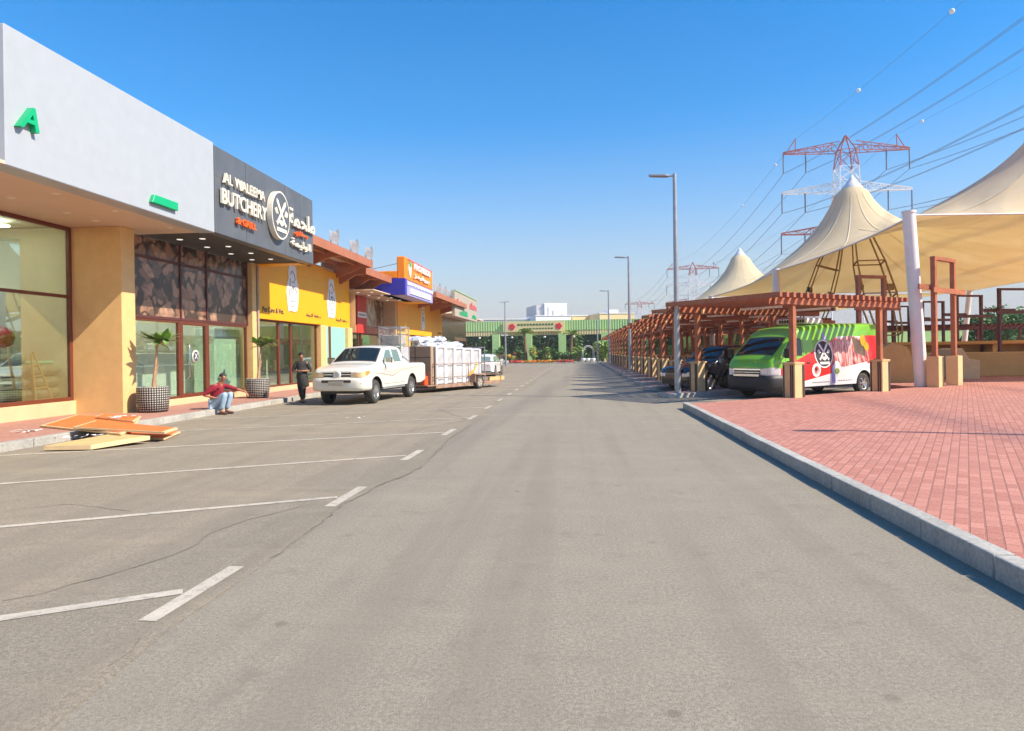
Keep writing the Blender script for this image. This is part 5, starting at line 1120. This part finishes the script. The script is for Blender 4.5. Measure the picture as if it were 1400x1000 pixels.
# ================================================================= PYLONS
def pylon(label, x, y, H, W_, k=1.0):
    t = thing('power_pylon', label, 'pylon', (x, y, 0), 0, 'red and white lattice pylons')
    th = .26*k
    def hw(z): return interp([(0, 8.5), (30, 3.4), (H*.92, 2.3), (H*.97, .6), (H, .1)], z)
    secs = [0, 6, 12, 18, 23, 28, 32, 36, 40, 44, 48, 52, H*.93, H]
    secs = [z*(H/61.) if z < 53 else z for z in secs]
    b = MB()
    for i, (a, c) in enumerate(zip(secs[:-1], secs[1:])):
        col = 'pylon_red' if (c > H*.87 or H*.52 > c > H*.36 or c < H*.16) else 'pylon_white'; mi_ = 0 if col == 'pylon_red' else 1; A, B_ = hw(a), hw(c)
        ca = [(-A, -A), (A, -A), (A, A), (-A, A)]; cb_ = [(-B_, -B_), (B_, -B_), (B_, B_), (-B_, B_)]
        for q in range(4):
            n_ = (q+1) % 4
            b.bar((*ca[q], a), (*cb_[q], c), th, th, mi_); b.bar((*ca[q], a), (*cb_[n_], c), th*.6, th*.6, mi_); b.bar((*ca[n_], a), (*cb_[q], c), th*.6, th*.6, mi_); b.bar((*cb_[q], c), (*cb_[n_], c), th*.6, th*.6, mi_)
    b.build('tower_body', ['pylon_red', 'pylon_white'], t)
    ends = []
    for z, m_, w in ((H*.925, 'pylon_red', W_), (H*.74, 'pylon_white', W_*1.03), (H*.55, 'pylon_red', W_*1.05)):
        b = MB()
        for sg in (-1, 1):
            B0 = hw(z); n = 7
            def pt(f, up, d): return (sg*(B0+(w-B0)*f), d*(1-f*.85)*1.6, z+(up*(2.6-2.1*f) if up else 0))
            for d in (-1, 1):
                b.bar(pt(0, 0, d), pt(1, 0, d), th*.8); b.bar(pt(0, 1, d), pt(1, 1, d), th*.8)
                for i in range(n):
                    f, g = i/n, (i+1)/n; b.bar(pt(f, i % 2, d), pt(g, (i+1) % 2, d), th*.55); b.bar(pt(g, 0, d), pt(g, 1, d), th*.5)
            if z > H*.9: b.bar(pt(.78, 1, 0), (sg*(w*.8), 0, z+4.3), th*.8); b.bar(pt(.92, 1, 0), (sg*(w*.8), 0, z+4.3), th*.8)
        b.build('cross_arm', m_, t)
        for sg in (-1, 1):
            for f in (1., .64): b = MB(); b.tube([(sg*w*f, 0, z), (sg*w*f, 0, z-5.4)], .2*k, 6); ends.append((x+sg*w*f, y, z-5.4)); b.build('insulator', 'cable', t)
    ends += [(x-W_*.8, y, H*.925+4.3), (x+W_*.8, y, H*.925+4.3)]
    return ends
e1 = pylon('tall red and white lattice pylon behind the big tent peak', 75.3, 200, 60.5, 16.9)
e2 = pylon('smaller lattice pylon seen left of the big tent, between the lamps', 80.0, 485, 61.5, 17.5, 1.5)
e3 = pylon('faint far pylon near the horizon over the pergolas', 76.0, 850, 62, 17.5, 2.2)
e4 = pylon('very faint pylon low over the far pergolas', 62.0, 1300, 62, 17.5, 3)
e0 = [(a-6.5-((a-75.3)*.05), -75, c+1) for a, _, c in e1]
def cat(a, c, sag, r, name, label, grp, n=28, twin=True):
    a, c = Vector(a), Vector(c); b = MB()
    for o in ((-.22, .22) if twin else (0,)):
        b.tube([a.lerp(c, i/n)+Vector((o, 0, -4*sag*(i/n)*(1-i/n))) for i in range(n+1)], r, 5, cap=False)
    return tag(b.build(name, 'cable'), label, 'cable', grp)
LV_ = ['top arm', 'top arm', 'top arm', 'top arm', 'middle arm', 'middle arm', 'middle arm', 'middle arm', 'bottom arm', 'bottom arm', 'bottom arm', 'bottom arm', 'peak', 'peak']
SD = ['outer left', 'inner left', 'outer right', 'inner right']*3+['left', 'right']
for i in range(14):
    er = i >= 12
    cat(e0[i], e1[i], 7 if er else 9, .03 if er else .04, 'power_line', 'power line sweeping overhead to the %s, %s end of the tall pylon' % (LV_[i], SD[i]), 'near power lines', twin=not er)
    cat(e1[i], e2[i], 7 if er else 9, .045 if er else .07, 'power_line', 'power line from the tall pylon to the smaller one, %s, %s' % (LV_[i], SD[i]), 'far power lines', twin=False)
    cat(e2[i], e3[i], 8, .1, 'power_line', 'faint power line beyond the smaller pylon, %s, %s' % (LV_[i], SD[i]), 'farthest power lines', twin=False)
def ball(px, py, i, label):
    # marker balls sit on the two peak wires
    best = None
    for (a, c) in ((e0[i], e1[i]), (e1[i], e2[i])):
        a, c = Vector(a), Vector(c); sag = 7
        for q in range(401):
            f = q/400; p = a.lerp(c, f)+Vector((0, 0, -4*sag*f*(1-f)))
            if p.y < 5: continue
            w = -p.x*math.sin(YAW)+p.y*math.cos(YAW); x = 700+F*(p.x*math.cos(YAW)+p.y*math.sin(YAW))/w
            if best is None or abs(x-px) < best[0]: best = (abs(x-px), p)
    b = MB(); r = .42; b.lathe(best[1], [(0.01, -r)]+[(r*math.sin(PI*k/10), -r*math.cos(PI*k/10)) for k in range(1, 10)]+[(0.01, r)], 16); tag(b.build('marker_ball', 'white'), label, 'marker ball', 'marker balls on the overhead wires')
ball(1308, 25, 12, 'white marker ball high on the overhead wire, nearest the top right corner'); ball(1180, 125, 12, 'white marker ball on the overhead wire above the tall pylon'); ball(1266, 170, 13, 'marker ball on the right wire beside the tall pylon')
ball(1064, 220, 12, 'tiny marker ball just left of the tall pylon arm'); ball(1019, 272, 12, 'tiny marker ball between the two pylons')
# ================================================================= PEOPLE
def skinned(name, verts, edges, m_, parent, sub=2, root=None):
    me = bpy.data.meshes.new(name); bm = bmesh.new(); L = bm.verts.layers.skin.verify(); idx = {}
    for k, (co, r) in verts.items():
        v = bm.verts.new(co); rr_ = r if hasattr(r, '__len__') else (r, r); v[L].radius = rr_; idx[k] = v
    if root: idx[root][L].use_root = True
    for a, c in edges: bm.edges.new((idx[a], idx[c]))
    bm.to_mesh(me); bm.free(); me.materials.append(MT[m_]); o = bpy.data.objects.new(name, me); C.objects.link(o); o.parent = parent
    s_ = o.modifiers.new('skin', 'SKIN'); s_.use_smooth_shade = True; s_.branch_smoothing = .6; q = o.modifiers.new('sub', 'SUBSURF'); q.levels = sub; q.render_levels = sub
    return o
def chain(names): return list(zip(names[:-1], names[1:]))
def hand(V, E_, key, wrist, d, up, curl=.4):
    d = Vector(d).normalized(); up = Vector(up).normalized(); sd_ = d.cross(up).normalized(); w = Vector(wrist)
    V[key+'p'] = (w+d*.055, (.032, .018)); E_.append((key, key+'p'))
    for i, (o, l) in enumerate(((-.028, .065), (-.01, .078), (.01, .075), (.027, .058))):
        a = w+d*.085+sd_*o; V[f'{key}f{i}a'] = (a, .0095); V[f'{key}f{i}b'] = (a+d*l*.5-up*l*.2*curl, .0088); V[f'{key}f{i}c'] = (a+d*l*.85-up*l*.75*curl, .0078)
        E_ += [(key+'p', f'{key}f{i}a'), (f'{key}f{i}a', f'{key}f{i}b'), (f'{key}f{i}b', f'{key}f{i}c')]
    a = w+d*.04-sd_*.035; V[key+'t1'] = (a, .011); V[key+'t2'] = (a+d*.035-sd_*.015-up*.01, .0095); E_ += [(key+'p', key+'t1'), (key+'t1', key+'t2')]
def head(t, V, E_, neck, hd, fwd, upv=(0, 0, 1)):
    f = Vector(fwd).normalized(); u = Vector(upv).normalized(); h = Vector(hd)
    V['jaw'] = (h-u*.055+f*.03, .068); V['skull'] = (h+u*.02, (.09, .098)); V['crown'] = (h+u*.085-f*.01, .068); V['nose'] = (h+f*.102-u*.012, .014)
    E_ += [(neck, 'jaw'), ('jaw', 'skull'), ('skull', 'crown'), ('skull', 'nose')]
    s_ = f.cross(u).normalized()
    for q in (-1, 1):
        b = MB(); b.lathe(h+f*.082+s_*q*.032+u*.012, [(.001, -.011), (.011, 0), (.001, .011)], 8); b.build('eye', 'dark_line', t)
        b = MB(); b.lathe(h+s_*q*.086, [(.004, -.03), (.018, 0), (.004, .03)], 8); b.build('ear', 'skin', t)
    b = MB(); b.bar(h+f*.086-u*.058-s_*.02, h+f*.086-u*.058+s_*.02, .008, .008); b.build('mouth', 'shirt', t)
    rows = []
    for i in range(8):
        th = PI*.56*i/7; rows.append([h+u*(.045+.083*math.cos(th))-f*(.014)+(f*math.cos(p)*(.088 if math.cos(p) < .3 else .083)+s_*math.sin(p)*.09)*math.sin(th) - (u*.02*max(0, -math.cos(p))*math.sin(th)) for p in [2*PI*k/20 for k in range(21)]])
    b = MB(); b.grid(rows); b.build('hair', 'hair', t)
# squatting man on the kerb
t = thing('person', 'man in a maroon shirt and pale jeans squatting on the kerb', 'person', (-10.02, 18.15, 0), -.12)
V = {'hip': ((0, 0, .33), (.13, .15)), 'belly': ((.03, 0, .5), (.12, .15)), 'chest': ((.12, 0, .72), (.11, .16)), 'neckb': ((.17, 0, .85), .07), 'neck': ((.215, 0, .91), .048)}
E_ = chain(['hip', 'belly', 'chest', 'neckb', 'neck'])
for q, nm in ((1, 'l'), (-1, 'r')):
    V[nm+'h'] = ((.03, q*.09, .27), .09); V[nm+'k'] = ((.44, q*.13, .60), .06); V[nm+'a'] = ((.27, q*.12, .11), .038); V[nm+'t'] = ((.42, q*.14, .05), .03)
    E_ += chain(['hip', nm+'h', nm+'k', nm+'a', nm+'t']); V[nm+'s'] = ((.14, q*.18, .79), .06)
V['le'] = ((.45, .27, .70), .042); V['lw'] = ((.74, .34, .6), .026); V['re'] = ((-.10, -.33, .55), .042); V['rw'] = ((.16, -.22, .47), .027)
E_ += chain(['neckb', 'ls', 'le', 'lw'])+chain(['neckb', 'rs', 're', 'rw'])
hand(V, E_, 'lw', V['lw'][0], (.5, .05, -.75), (.7, 0, .5)); hand(V, E_, 'rw', V['rw'][0], (.8, .5, -.15), (0, 0, 1))
head(t, V, E_, 'neck', (.27, -.01, 1.02), (.9, -.35, -.1)); skinned('body', V, E_, 'skin', t, 2, 'hip')
sv = {'a': ((0, 0, .34), (.15, .18)), 'b': ((.03, 0, .52), (.145, .175)), 'c': ((.12, 0, .72), (.15, .195)), 'd': ((.165, 0, .83), .115), 'e': ((.2, 0, .885), .06), 'ls': ((.14, .18, .79), .09), 'le': ((.42, .27, .705), .056), 'lf': ((.54, .295, .67), .05), 'rs': ((.14, -.18, .79), .09), 're': ((-.10, -.33, .55), .062), 'rf': ((-.03, -.3, .53), .052)}
skinned('shirt', sv, chain('abcde')+[('d', 'ls'), ('ls', 'le'), ('le', 'lf'), ('d', 'rs'), ('rs', 're'), ('re', 'rf')], 'shirt', t, 2, 'a')
jv = {'h': ((0, 0, .3), (.14, .17))}; je = []
for q, nm in ((1, 'l'), (-1, 'r')): jv[nm+'1'] = ((.05, q*.1, .28), .115); jv[nm+'2'] = ((.43, q*.13, .6), .088); jv[nm+'m'] = ((.35, q*.125, .36), .082); jv[nm+'3'] = ((.29, q*.12, .14), .065); je += chain(['h', nm+'1', nm+'2', nm+'m', nm+'3'])
skinned('jeans', jv, je, 'jeans', t, 2, 'h')
for q in (-1, 1): b = MB(); b.poly([(.2, q*.13-.045, .0), (.36, q*.13-.055, 0), (.47, q*.14-.04, 0), (.49, q*.14, 0), (.47, q*.14+.04, 0), (.36, q*.13+.05, 0), (.2, q*.13+.045, 0)], (0, 0, .075)); b.build('shoe', 'shoe', t, bevel=.02, seg=2)
# walking man in charcoal tunic
t = thing('person', 'man in a charcoal tunic beside the pickup with forearms folded', 'person', (-9.25, 22.35, 0), -PI/2+.25)
V = {'hip': ((0, 0, .9), (.1, .14)), 'belly': ((.01, 0, 1.05), (.1, .14)), 'chest': ((0, 0, 1.24), (.11, .16)), 'neckb': ((0, 0, 1.38), .07), 'neck': ((.015, 0, 1.45), .05)}
E_ = chain(['hip', 'belly', 'chest', 'neckb', 'neck'])
for q, nm, kx, ax_, az in ((1, 'l', .14, .10, .09), (-1, 'r', .03, -.18, .14)):
    yy = q*.05
    V[nm+'h'] = ((0, q*.085, .84), .085); V[nm+'k'] = ((kx, q*.06, .47), .058); V[nm+'a'] = ((ax_, yy, az), .038); V[nm+'t'] = ((ax_+.16, yy, .05 if az < .1 else .04), .03); E_ += chain(['hip', nm+'h', nm+'k', nm+'a', nm+'t'])
    V[nm+'s'] = ((0, q*.19, 1.34), .06); V[nm+'e'] = ((-.0, q*.27, 1.06), .043); V[nm+'w'] = ((.24, q*.07, 1.08), .028); E_ += chain(['neckb', nm+'s', nm+'e', nm+'w'])
hand(V, E_, 'lw', V['lw'][0], (.3, -.9, .0), (0, 0, 1)); hand(V, E_, 'rw', V['rw'][0], (.35, .8, .05), (0, 0, 1))
head(t, V, E_, 'neck', (.045, 0, 1.57), (1, 0, -.25)); skinned('body', V, E_, 'skin', t, 2, 'hip')
sv = {'a': ((.02, .05, .5), (.17, .25)), 'a2': ((.0, .01, .76), (.165, .23)), 'b': ((.01, 0, 1.0), (.145, .185)), 'c': ((0, 0, 1.24), (.155, .195)), 'd': ((0, 0, 1.36), .12), 'e': ((.005, 0, 1.43), .065), 'ls': ((0, .185, 1.33), .095), 'le': ((0, .28, 1.08), .068), 'lf': ((.06, .24, 1.07), .058), 'rs': ((0, -.185, 1.33), .095), 're': ((0, -.28, 1.08), .068), 'rf': ((.06, -.24, 1.07), .058)}
skinned('tunic', sv, chain(['a', 'a2', 'b', 'c', 'd', 'e'])+[('d', 'ls'), ('ls', 'le'), ('le', 'lf'), ('d', 'rs'), ('rs', 're'), ('re', 'rf')], 'kurta', t, 2, 'a2')
jv = {'h': ((0, 0, .86), (.11, .15))}; je = []
for q, nm, kx, ax_, az in ((1, 'l', .14, .10, .12), (-1, 'r', .03, -.18, .17)): jv[nm+'1'] = ((0, q*.085, .8), .1); jv[nm+'2'] = ((kx, q*.06, .47), .085); jv[nm+'3'] = ((ax_, q*.05, az), .065); je += chain(['h', nm+'1', nm+'2', nm+'3'])
skinned('trousers', jv, je, 'kurta', t, 2, 'h')
for q, ax_, z in ((1, .10, 0), (-1, -.18, 0)): b = MB(); b.poly([(ax_-.06, q*.05-.04, z), (ax_+.12, q*.05-.05, z), (ax_+.2, q*.05, z), (ax_+.12, q*.05+.05, z), (ax_-.06, q*.05+.04, z)], (0, 0, .07)); b.build('shoe', 'shoe', t, bevel=.02, seg=2)
# ================================================================= PLANTS
def leaf(b, base, d, L, w, droop=.3, mi=0, seg=4, fold=.15):
    base = Vector(base); d = Vector(d).normalized(); sd_ = d.cross(Vector((0, 0, 1)));
    if sd_.length < .1: sd_ = Vector((1, 0, 0))
    sd_.normalize(); rows = [[], [], []]
    for i in range(seg+1):
        f = i/seg; c = base+d*L*f-Vector((0, 0, droop*L*f*f)); ww = w*math.sin(PI*min(.97, max(.06, f**.75)))*.5
        rows[0].append(c-sd_*ww+Vector((0, 0, ww*fold))); rows[1].append(c); rows[2].append(c+sd_*ww+Vector((0, 0, ww*fold)))
    b.grid(rows, mi, True)
def planter(label, loc, lean, hgt, seed):
    rr = random.Random(seed); t = thing('potted_plant', label, 'potted plant', loc, 0, 'frangipani plants in woven pots'); 
    b = MB(); b.lathe((0, 0, 0), [(.30, 0), (.36, .02), (.395, .3), (.4, .64), (.385, .67), (.36, .66), (.35, .58)], 40); b.build('pot', 'pot', t)
    b = MB(); b.lathe((0, 0, .58), [(.35, 0), (.01, .03)], 20); b.build('soil', 'bark', t)
    top = Vector((lean[0], lean[1], hgt)); 
    b = MB(); b.tube([(0, 0, .55), (.02, 0, .8), top*.6+Vector((0, 0, .2)), top], [.045, .04, .032, .022], 8); b.tube([(0.05, 0.03, .55), (.04, 0.05, .9), top*.62+Vector((.05, .02, .2))], [.03, .026, .016], 8)
    heads = [top+Vector((0, 0, .0))]
    for q in range(3):
        a = rr.uniform(0, 6.28); e = top+Vector((math.cos(a)*.22, math.sin(a)*.22, rr.uniform(.02, .16))); b.tube([top-Vector((0, 0, .06)), e], [.02, .014], 6); heads.append(e)
    b.build('stem', 'twig', t)
    b = MB()
    for hd in heads:
        for k in range(13):
            a = rr.uniform(0, 6.28); el = rr.uniform(-.1, 1.1); leaf(b, hd, (math.cos(a), math.sin(a), el), rr.uniform(.38, .56), rr.uniform(.15, .21), rr.uniform(.05, .4))
    b.build('leaves', 'leaf_frangi', t, fix=False)
planter('potted frangipani in a woven pot beside the ochre corner pillar', (-11.3, 17.35, .15), (.16, -.02), 1.85, 4)
planter('potted frangipani in a woven pot before the yellow shop windows', (-11.05, 22.85, .15), (.1, .1), 1.8, 9)
def clump(b, c, R_, n, ls, rr, mi=0, flat=1.):
    for _ in range(n):
        u = Vector((rr.gauss(0, 1), rr.gauss(0, 1), rr.gauss(0, 1))).normalized()*R_*rr.uniform(.35, 1)**.6; u.z *= flat; p = Vector(c)+u
        a = Vector((rr.gauss(0, 1), rr.gauss(0, 1), rr.gauss(0, .7))).normalized(); q = a.cross(Vector((rr.gauss(0, 1), rr.gauss(0, 1), rr.gauss(0, 1)))).normalized(); l = ls*rr.uniform(.6, 1.3)
        b.add([p-a*l, p+q*l*.45, p+a*l, p-q*l*.45], [(0, 1, 2, 3)], mi)
def shrub(name, label, cat_, loc, w, h, m_, seed, grp=None, n=300, ls=.12, stem=True, flower=None):
    rr = random.Random(seed); t = thing(name, label, cat_, loc, 0, grp); b = MB()
    for _ in range(7): c = (rr.uniform(-w/2, w/2)*.75, rr.uniform(-w/2, w/2)*.75, h*rr.uniform(.3, .85)); clump(b, c, w*rr.uniform(.2, .36), n//7, ls, rr, flat=h/w*.7+.3)
    b.build('foliage', m_, t, fix=False)
    b = MB(); [b.tube([(rr.uniform(-.05, .05), 0, 0), (rr.uniform(-w/3, w/3), rr.uniform(-w/3, w/3), h*.7)], [.05*w, .012*w], 5) for _ in range(3)]; b.build('stem', 'twig', t)
    if flower: b = MB(); clump(b, (0, 0, h*.6), w*.5, 60, ls*.8, rr, flat=h/w*.6); b.build('flowers', flower, t, fix=False)
    return t
def tree(name, label, cat_, loc, H, cw, m_, seed, grp=None, trunk=.3, n=1200, ls=.3):
    rr = random.Random(seed); t = thing(name, label, cat_, loc, 0, grp); b = MB(); b.tube([(0, 0, 0), (rr.uniform(-.2, .2), 0, H*.3), (0, 0, H*.7)], [trunk*.6, trunk*.45, trunk*.15], 8)
    L = MB(); k = 14
    for i in range(k):
        a = rr.uniform(0, 6.28); z = H*rr.uniform(.38, .92); r = cw*.5*rr.uniform(.1, .75)*math.sin(PI*min(.95, (z/H-.2)/.85)); c = Vector((math.cos(a)*r, math.sin(a)*r, z)); b.tube([(0, 0, H*.28), c], [trunk*.2, .03], 5); clump(L, c, cw*rr.uniform(.14, .25), n//k, ls, rr, flat=.75)
    b.build('trunk', 'bark', t); L.build('crown', m_, t, fix=False); return t
def palm(label, loc, H, seed, R_=1.5, m_='leaf_light', grp='palms in front of the green shed'):
    rr = random.Random(seed); t = thing('palm_tree', label, 'palm tree', loc, 0, grp); b = MB(); lx = rr.uniform(-.3, .3); b.tube([(0, 0, 0), (lx*.4, 0, H*.5), (lx, 0, H)], [.26, .2, .17], 10); b.build('trunk', 'bark', t)
    b = MB()
    for k in range(26):
        a = rr.uniform(0, 6.28); el = rr.uniform(.1, 2.0); d = Vector((math.cos(a), math.sin(a), el)).normalized(); base = Vector((lx, 0, H)); L = R_*rr.uniform(.8, 1.1); pts = [base+d*L*f-Vector((0, 0, .55*L*f*f)) for f in (0, .3, .6, .85, 1)]
        for i in range(1, 12):
            f = i/12; p = base+d*L*f-Vector((0, 0, .55*L*f*f)); sd_ = Vector((-d.y, d.x, 0)).normalized()
            for q in (-1, 1): e = p+(sd_*q*.8+d*.6-Vector((0, 0, .35))).normalized()*R_*.28*math.sin(PI*(f*.8+.15)); w = d*.045; b.add([p-w, p+w, e], [(0, 1, 2)])
        b.tube(pts, .02, 4)
    b.build('fronds', m_, t, fix=False); return t
palm('left of the two palms before the green shed sign', (-6.9, 91.6, .1), 3.9, 3, 1.7, 'leaf_light')
palm('right palm before the green shed, its trunk leaning', (-.95, 91.6, .1), 3.6, 6, 1.8)
rr = random.Random(21)
# beds, kerb and far pavement
b = MB(); b.box(-26, 30, 88.6, 95, -.05, .12); struct(b.build('pavement', 'concrete'))
kerb_run('kerb', (-26, 88.4), (30, 88.4), .2, .15)
for i, (x0, x1, m_, nm) in enumerate([(-13.5, -11.2, 'fl_red', 'red'), (-10.6, -9.1, 'fl_white', 'white'), (-8.8, -7.4, 'fl_red', 'pink red'), (-7.2, -5.0, 'fl_orange', 'orange'), (-4.8, -3.0, 'fl_orange', 'orange and yellow'), (-2.8, -.6, 'fl_red', 'red and pink'), (3.8, 5.4, 'fl_red', 'red')]):
    b = MB(); clump(b, (0, 0, 0), 1, 1, .1, rr); b = MB()
    for _ in range(520): x = rr.uniform(x0, x1); y = rr.uniform(89.2, 90.6); clump(b, (x, y, rr.uniform(.15, .4)), .05, 2, .13, rr, 0 if rr.random() < .72 else 1)
    o = b.build('flower_bed', [m_, 'leaf'], fix=False); tag(o, '%s flower bed in front of the green shed, %s from the left' % (nm, ORD[i]), 'flower bed', 'flower beds', 'stuff')
cfg = [(-15.6, 92, 1.6, 1.5, 'leaf'), (-14, 91.5, 1.5, 1.2, 'leaf_light'), (-12.6, 92, 1.8, 1.9, 'leaf'), (-11.9, 91, 1.3, 1.3, 'bark'), (-10.2, 91.5, 1.9, 2.2, 'leaf'), (-9.0, 90.9, 1.5, 1.3, 'leaf_light'), (-7.9, 91.8, 1.5, 1.9, 'leaf'), (-5.9, 91.2, 1.3, 2.2, 'leaf_light'), (-4.9, 91.8, 1.3, 1.6, 'leaf'), (-4.0, 91.1, 1.1, 1.9, 'leaf_light'), (-3.0, 91.9, 1.3, 1.8, 'leaf'), (-1.9, 91.4, 1.4, 1.6, 'leaf'), (.1, 91.4, 1.5, 2.4, 'leaf_light'), (1.0, 91.6, 1.1, 1.0, 'leaf')]
for i, (x, y, w, h, m_) in enumerate(cfg):
    shrub('garden_shrub', 'shrub in front of the green shed, %s counting from the left' % (ORD[i]), 'shrub', (x, y, .1), w, h, m_, 40+i, 'shrubs before the green shed', 330, .19, flower='fl_orange' if i in (5, 7) else 'fl_red' if i == 6 else None)
shrub('round_bush', 'large rounded green and orange bush right of the white garden arch', 'shrub', (3.2, 90.9, .1), 2.6, 2.5, 'leaf_light', 77, None, 1100, .19, flower='fl_orange')
shrub('round_bush', 'orange flowering bush at the foot of the pergola row', 'shrub', (4.9, 90.9, .1), 1.8, 1.8, 'leaf_light', 78, None, 600, .18, flower='fl_orange')
for i in range(13):
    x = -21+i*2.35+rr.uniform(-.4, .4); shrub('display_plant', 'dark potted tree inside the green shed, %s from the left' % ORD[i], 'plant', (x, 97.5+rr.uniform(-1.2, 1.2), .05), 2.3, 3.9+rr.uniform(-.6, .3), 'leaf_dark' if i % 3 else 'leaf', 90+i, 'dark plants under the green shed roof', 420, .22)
for i in range(9):
    x = 7+i*2.6; shrub('display_plant', 'plant at the right part of the green shed, %s from the road' % ORD[i], 'plant', (x, 92.5+rr.uniform(-1, 1), .05), 2.0, 2+rr.uniform(0, 1.2), 'leaf' if i % 2 else 'leaf_light', 120+i, 'plants right of the road end', 260, .2)
t = thing('garden_arch', 'white rounded garden arch among the shrubs', 'arch', (1.35, 90.6, .1)); b = MB()
for r in (.62, .78): b.tube([(-r, 0, 0), (-r, 0, 1.4)]+[(-r*math.cos(PI*k/10), 0, 1.4+r*math.sin(PI*k/10)) for k in range(1, 10)]+[(r, 0, 1.4), (r, 0, 0)], .04, 6)
[b.bar((s_*.62, 0, z), (s_*.78, 0, z), .03) for s_ in (-1, 1) for z in (.2, .5, .8, 1.1, 1.35)]; b.build('frame', 'white', t)
for i, x in enumerate((.7, 1.3, 1.95)): b = MB(); b.lathe((x, 89.7, .13), [(.15, 0), (.3, .2), (.33, .45), (.28, .5)], 16); tag(b.build('white_urn', 'white'), 'round white urn at the foot of the garden arch, %s from the left' % ORD[i], 'urn', 'white urns')
# hedge rail at left of the shed
t = thing('slatted_fence', 'low brown slatted fence left of the green shed beds', 'fence', (-12.5, 90.3, .1)); b = MB(); [b.box(-2.6+.22*i, -2.6+.22*i+.13, 0, .05, 0, 1.15) for i in range(24)]; b.build('slats', 'rust', t)
# trees at right beyond the plaza
for i, (px, Y, H, cw) in enumerate([(1337, 82, 4.6, 6), (1352, 90, 5.0, 6), (1377, 78, 5.2, 7), (1398, 84, 5.4, 6), (1418, 80, 5.2, 7)]):
    p = AY(px, 470, Y); tree('leafy_tree', 'green tree beyond the long dark pergola, %s from the left' % ORD[i], 'tree', (p.x, Y, 0), H, cw, 'leaf_light' if i % 2 else 'leaf', 200+i, 'trees beyond the plaza', n=1500, ls=.24)
for i, px in enumerate(range(1130, 1316, 17)):
    p = AY(px, 470, 150+rr.uniform(-14, 14)); tree('distant_tree', 'small distant tree on the right horizon, %s from the left' % ORD[i], 'tree', (p.x, p.y, 0), rr.uniform(2.6, 4.2), rr.uniform(5, 7), 'leaf_dark' if i % 2 else 'leaf', 300+i, 'distant trees on the right horizon', n=380, ls=.4)
# ================================================================= BOARDS AND LITTER
def slab(name, label, px, zs, th, m_, edge='ply_edge', grp=None):
    pts = [G(x, y, z) for (x, y), z in zip(px, zs)]; c = sum(pts, Vector())/len(pts); t = thing(name, label, 'board', c, 0, grp)
    b = MB(); b.poly([p-Vector((0, 0, th)) for p in pts], (0, 0, th)); b.build('board_core', edge, t, world=True)
    q = [c+(p-c)*.93 for p in pts]; b = MB(); b.poly(q, (0, 0, .006)); b.build('board_face', m_, t, world=True); return t
slab('wooden_panel', 'orange laminated panel lying across the others beside the pale board', [(100, 584), (130, 575), (243, 585), (225, 591)], (.27, .3, .2, .2), .035, 'ply_orange', grp='loose panels by the kerb')
slab('wooden_panel', 'broad orange panel lying flat on the walkway under the others', [(55, 582), (165, 593), (183, 587), (192, 570), (105, 567)], (.19, .19, .2, .2, .19), .03, 'ply_orange', grp='loose panels by the kerb')
slab('wooden_panel', 'orange panel lowest on the asphalt, poking out to the right', [(150, 596), (224, 600), (247, 590), (180, 586)], (.05, .05, .06, .06), .03, 'ply_orange', grp='loose panels by the kerb')
slab('wooden_panel', 'small orange panel behind the heap, against the ochre pillar', [(130, 570), (182, 576), (193, 569), (140, 566)], (.24, .24, .23, .23), .03, 'ply_orange', grp='loose panels by the kerb')
slab('hollow_board', 'pale hollow wooden board on the asphalt in front of the heap', [(60, 610), (124, 609), (205, 596), (153, 593)], (.1, .1, .15, .15), .075, 'ply')
def scrap(label, px, z, n=10, s=.1):
    rr_ = random.Random(label); b = MB(); c = G(*px, z)
    for i in range(n): p = c+Vector((rr_.uniform(-1, 1)*s*3, rr_.uniform(-1, 1)*s*2, 0)); q = [p+Vector((rr_.uniform(-s, s), rr_.uniform(-s, s), rr_.uniform(0, s*.35))) for _ in range(4)]; b.add(q, [(0, 1, 2), (0, 2, 3)])
    tag(b.build('paper_scrap', 'paper', fix=False), label, 'litter', 'litter by the kerb')
scrap('crumpled white film lying on the walkway at the far left', (35, 590), .155, 16, .11); scrap('white paper sheet on the small orange panel', (160, 571), .25, 8, .12); scrap('torn grey plastic hanging at the kerb by the pale board', (112, 598), .12, 8, .12)
scrap('small scrap of white paper on the parking asphalt', (486, 571), .01, 4, .07); scrap('white scrap under the end of the pale board', (195, 603), .01, 5, .08)
# street bollard-like short posts / outlet on the ochre pillar
# ---- air: even thin haze round the whole place, the sky outside it
hz = bpy.data.materials.new('haze_air'); hz.use_nodes = True; n_ = hz.node_tree.nodes; n_.clear(); ov = n_.new('ShaderNodeOutputMaterial'); pv = n_.new('ShaderNodeVolumePrincipled')
pv.inputs['Color'].default_value = (.9, .88, .89, 1); pv.inputs['Density'].default_value = .0005; pv.inputs['Anisotropy'].default_value = .0; hz.node_tree.links.new(pv.outputs[0], ov.inputs['Volume']); MT['haze'] = hz
b = MB(); b.box(-3100, 3100, -900, 5100, -1.1, 70); o = b.build('haze', 'haze'); o['kind'] = 'stuff'; o['label'] = 'thin pale haze in the air over the whole place'
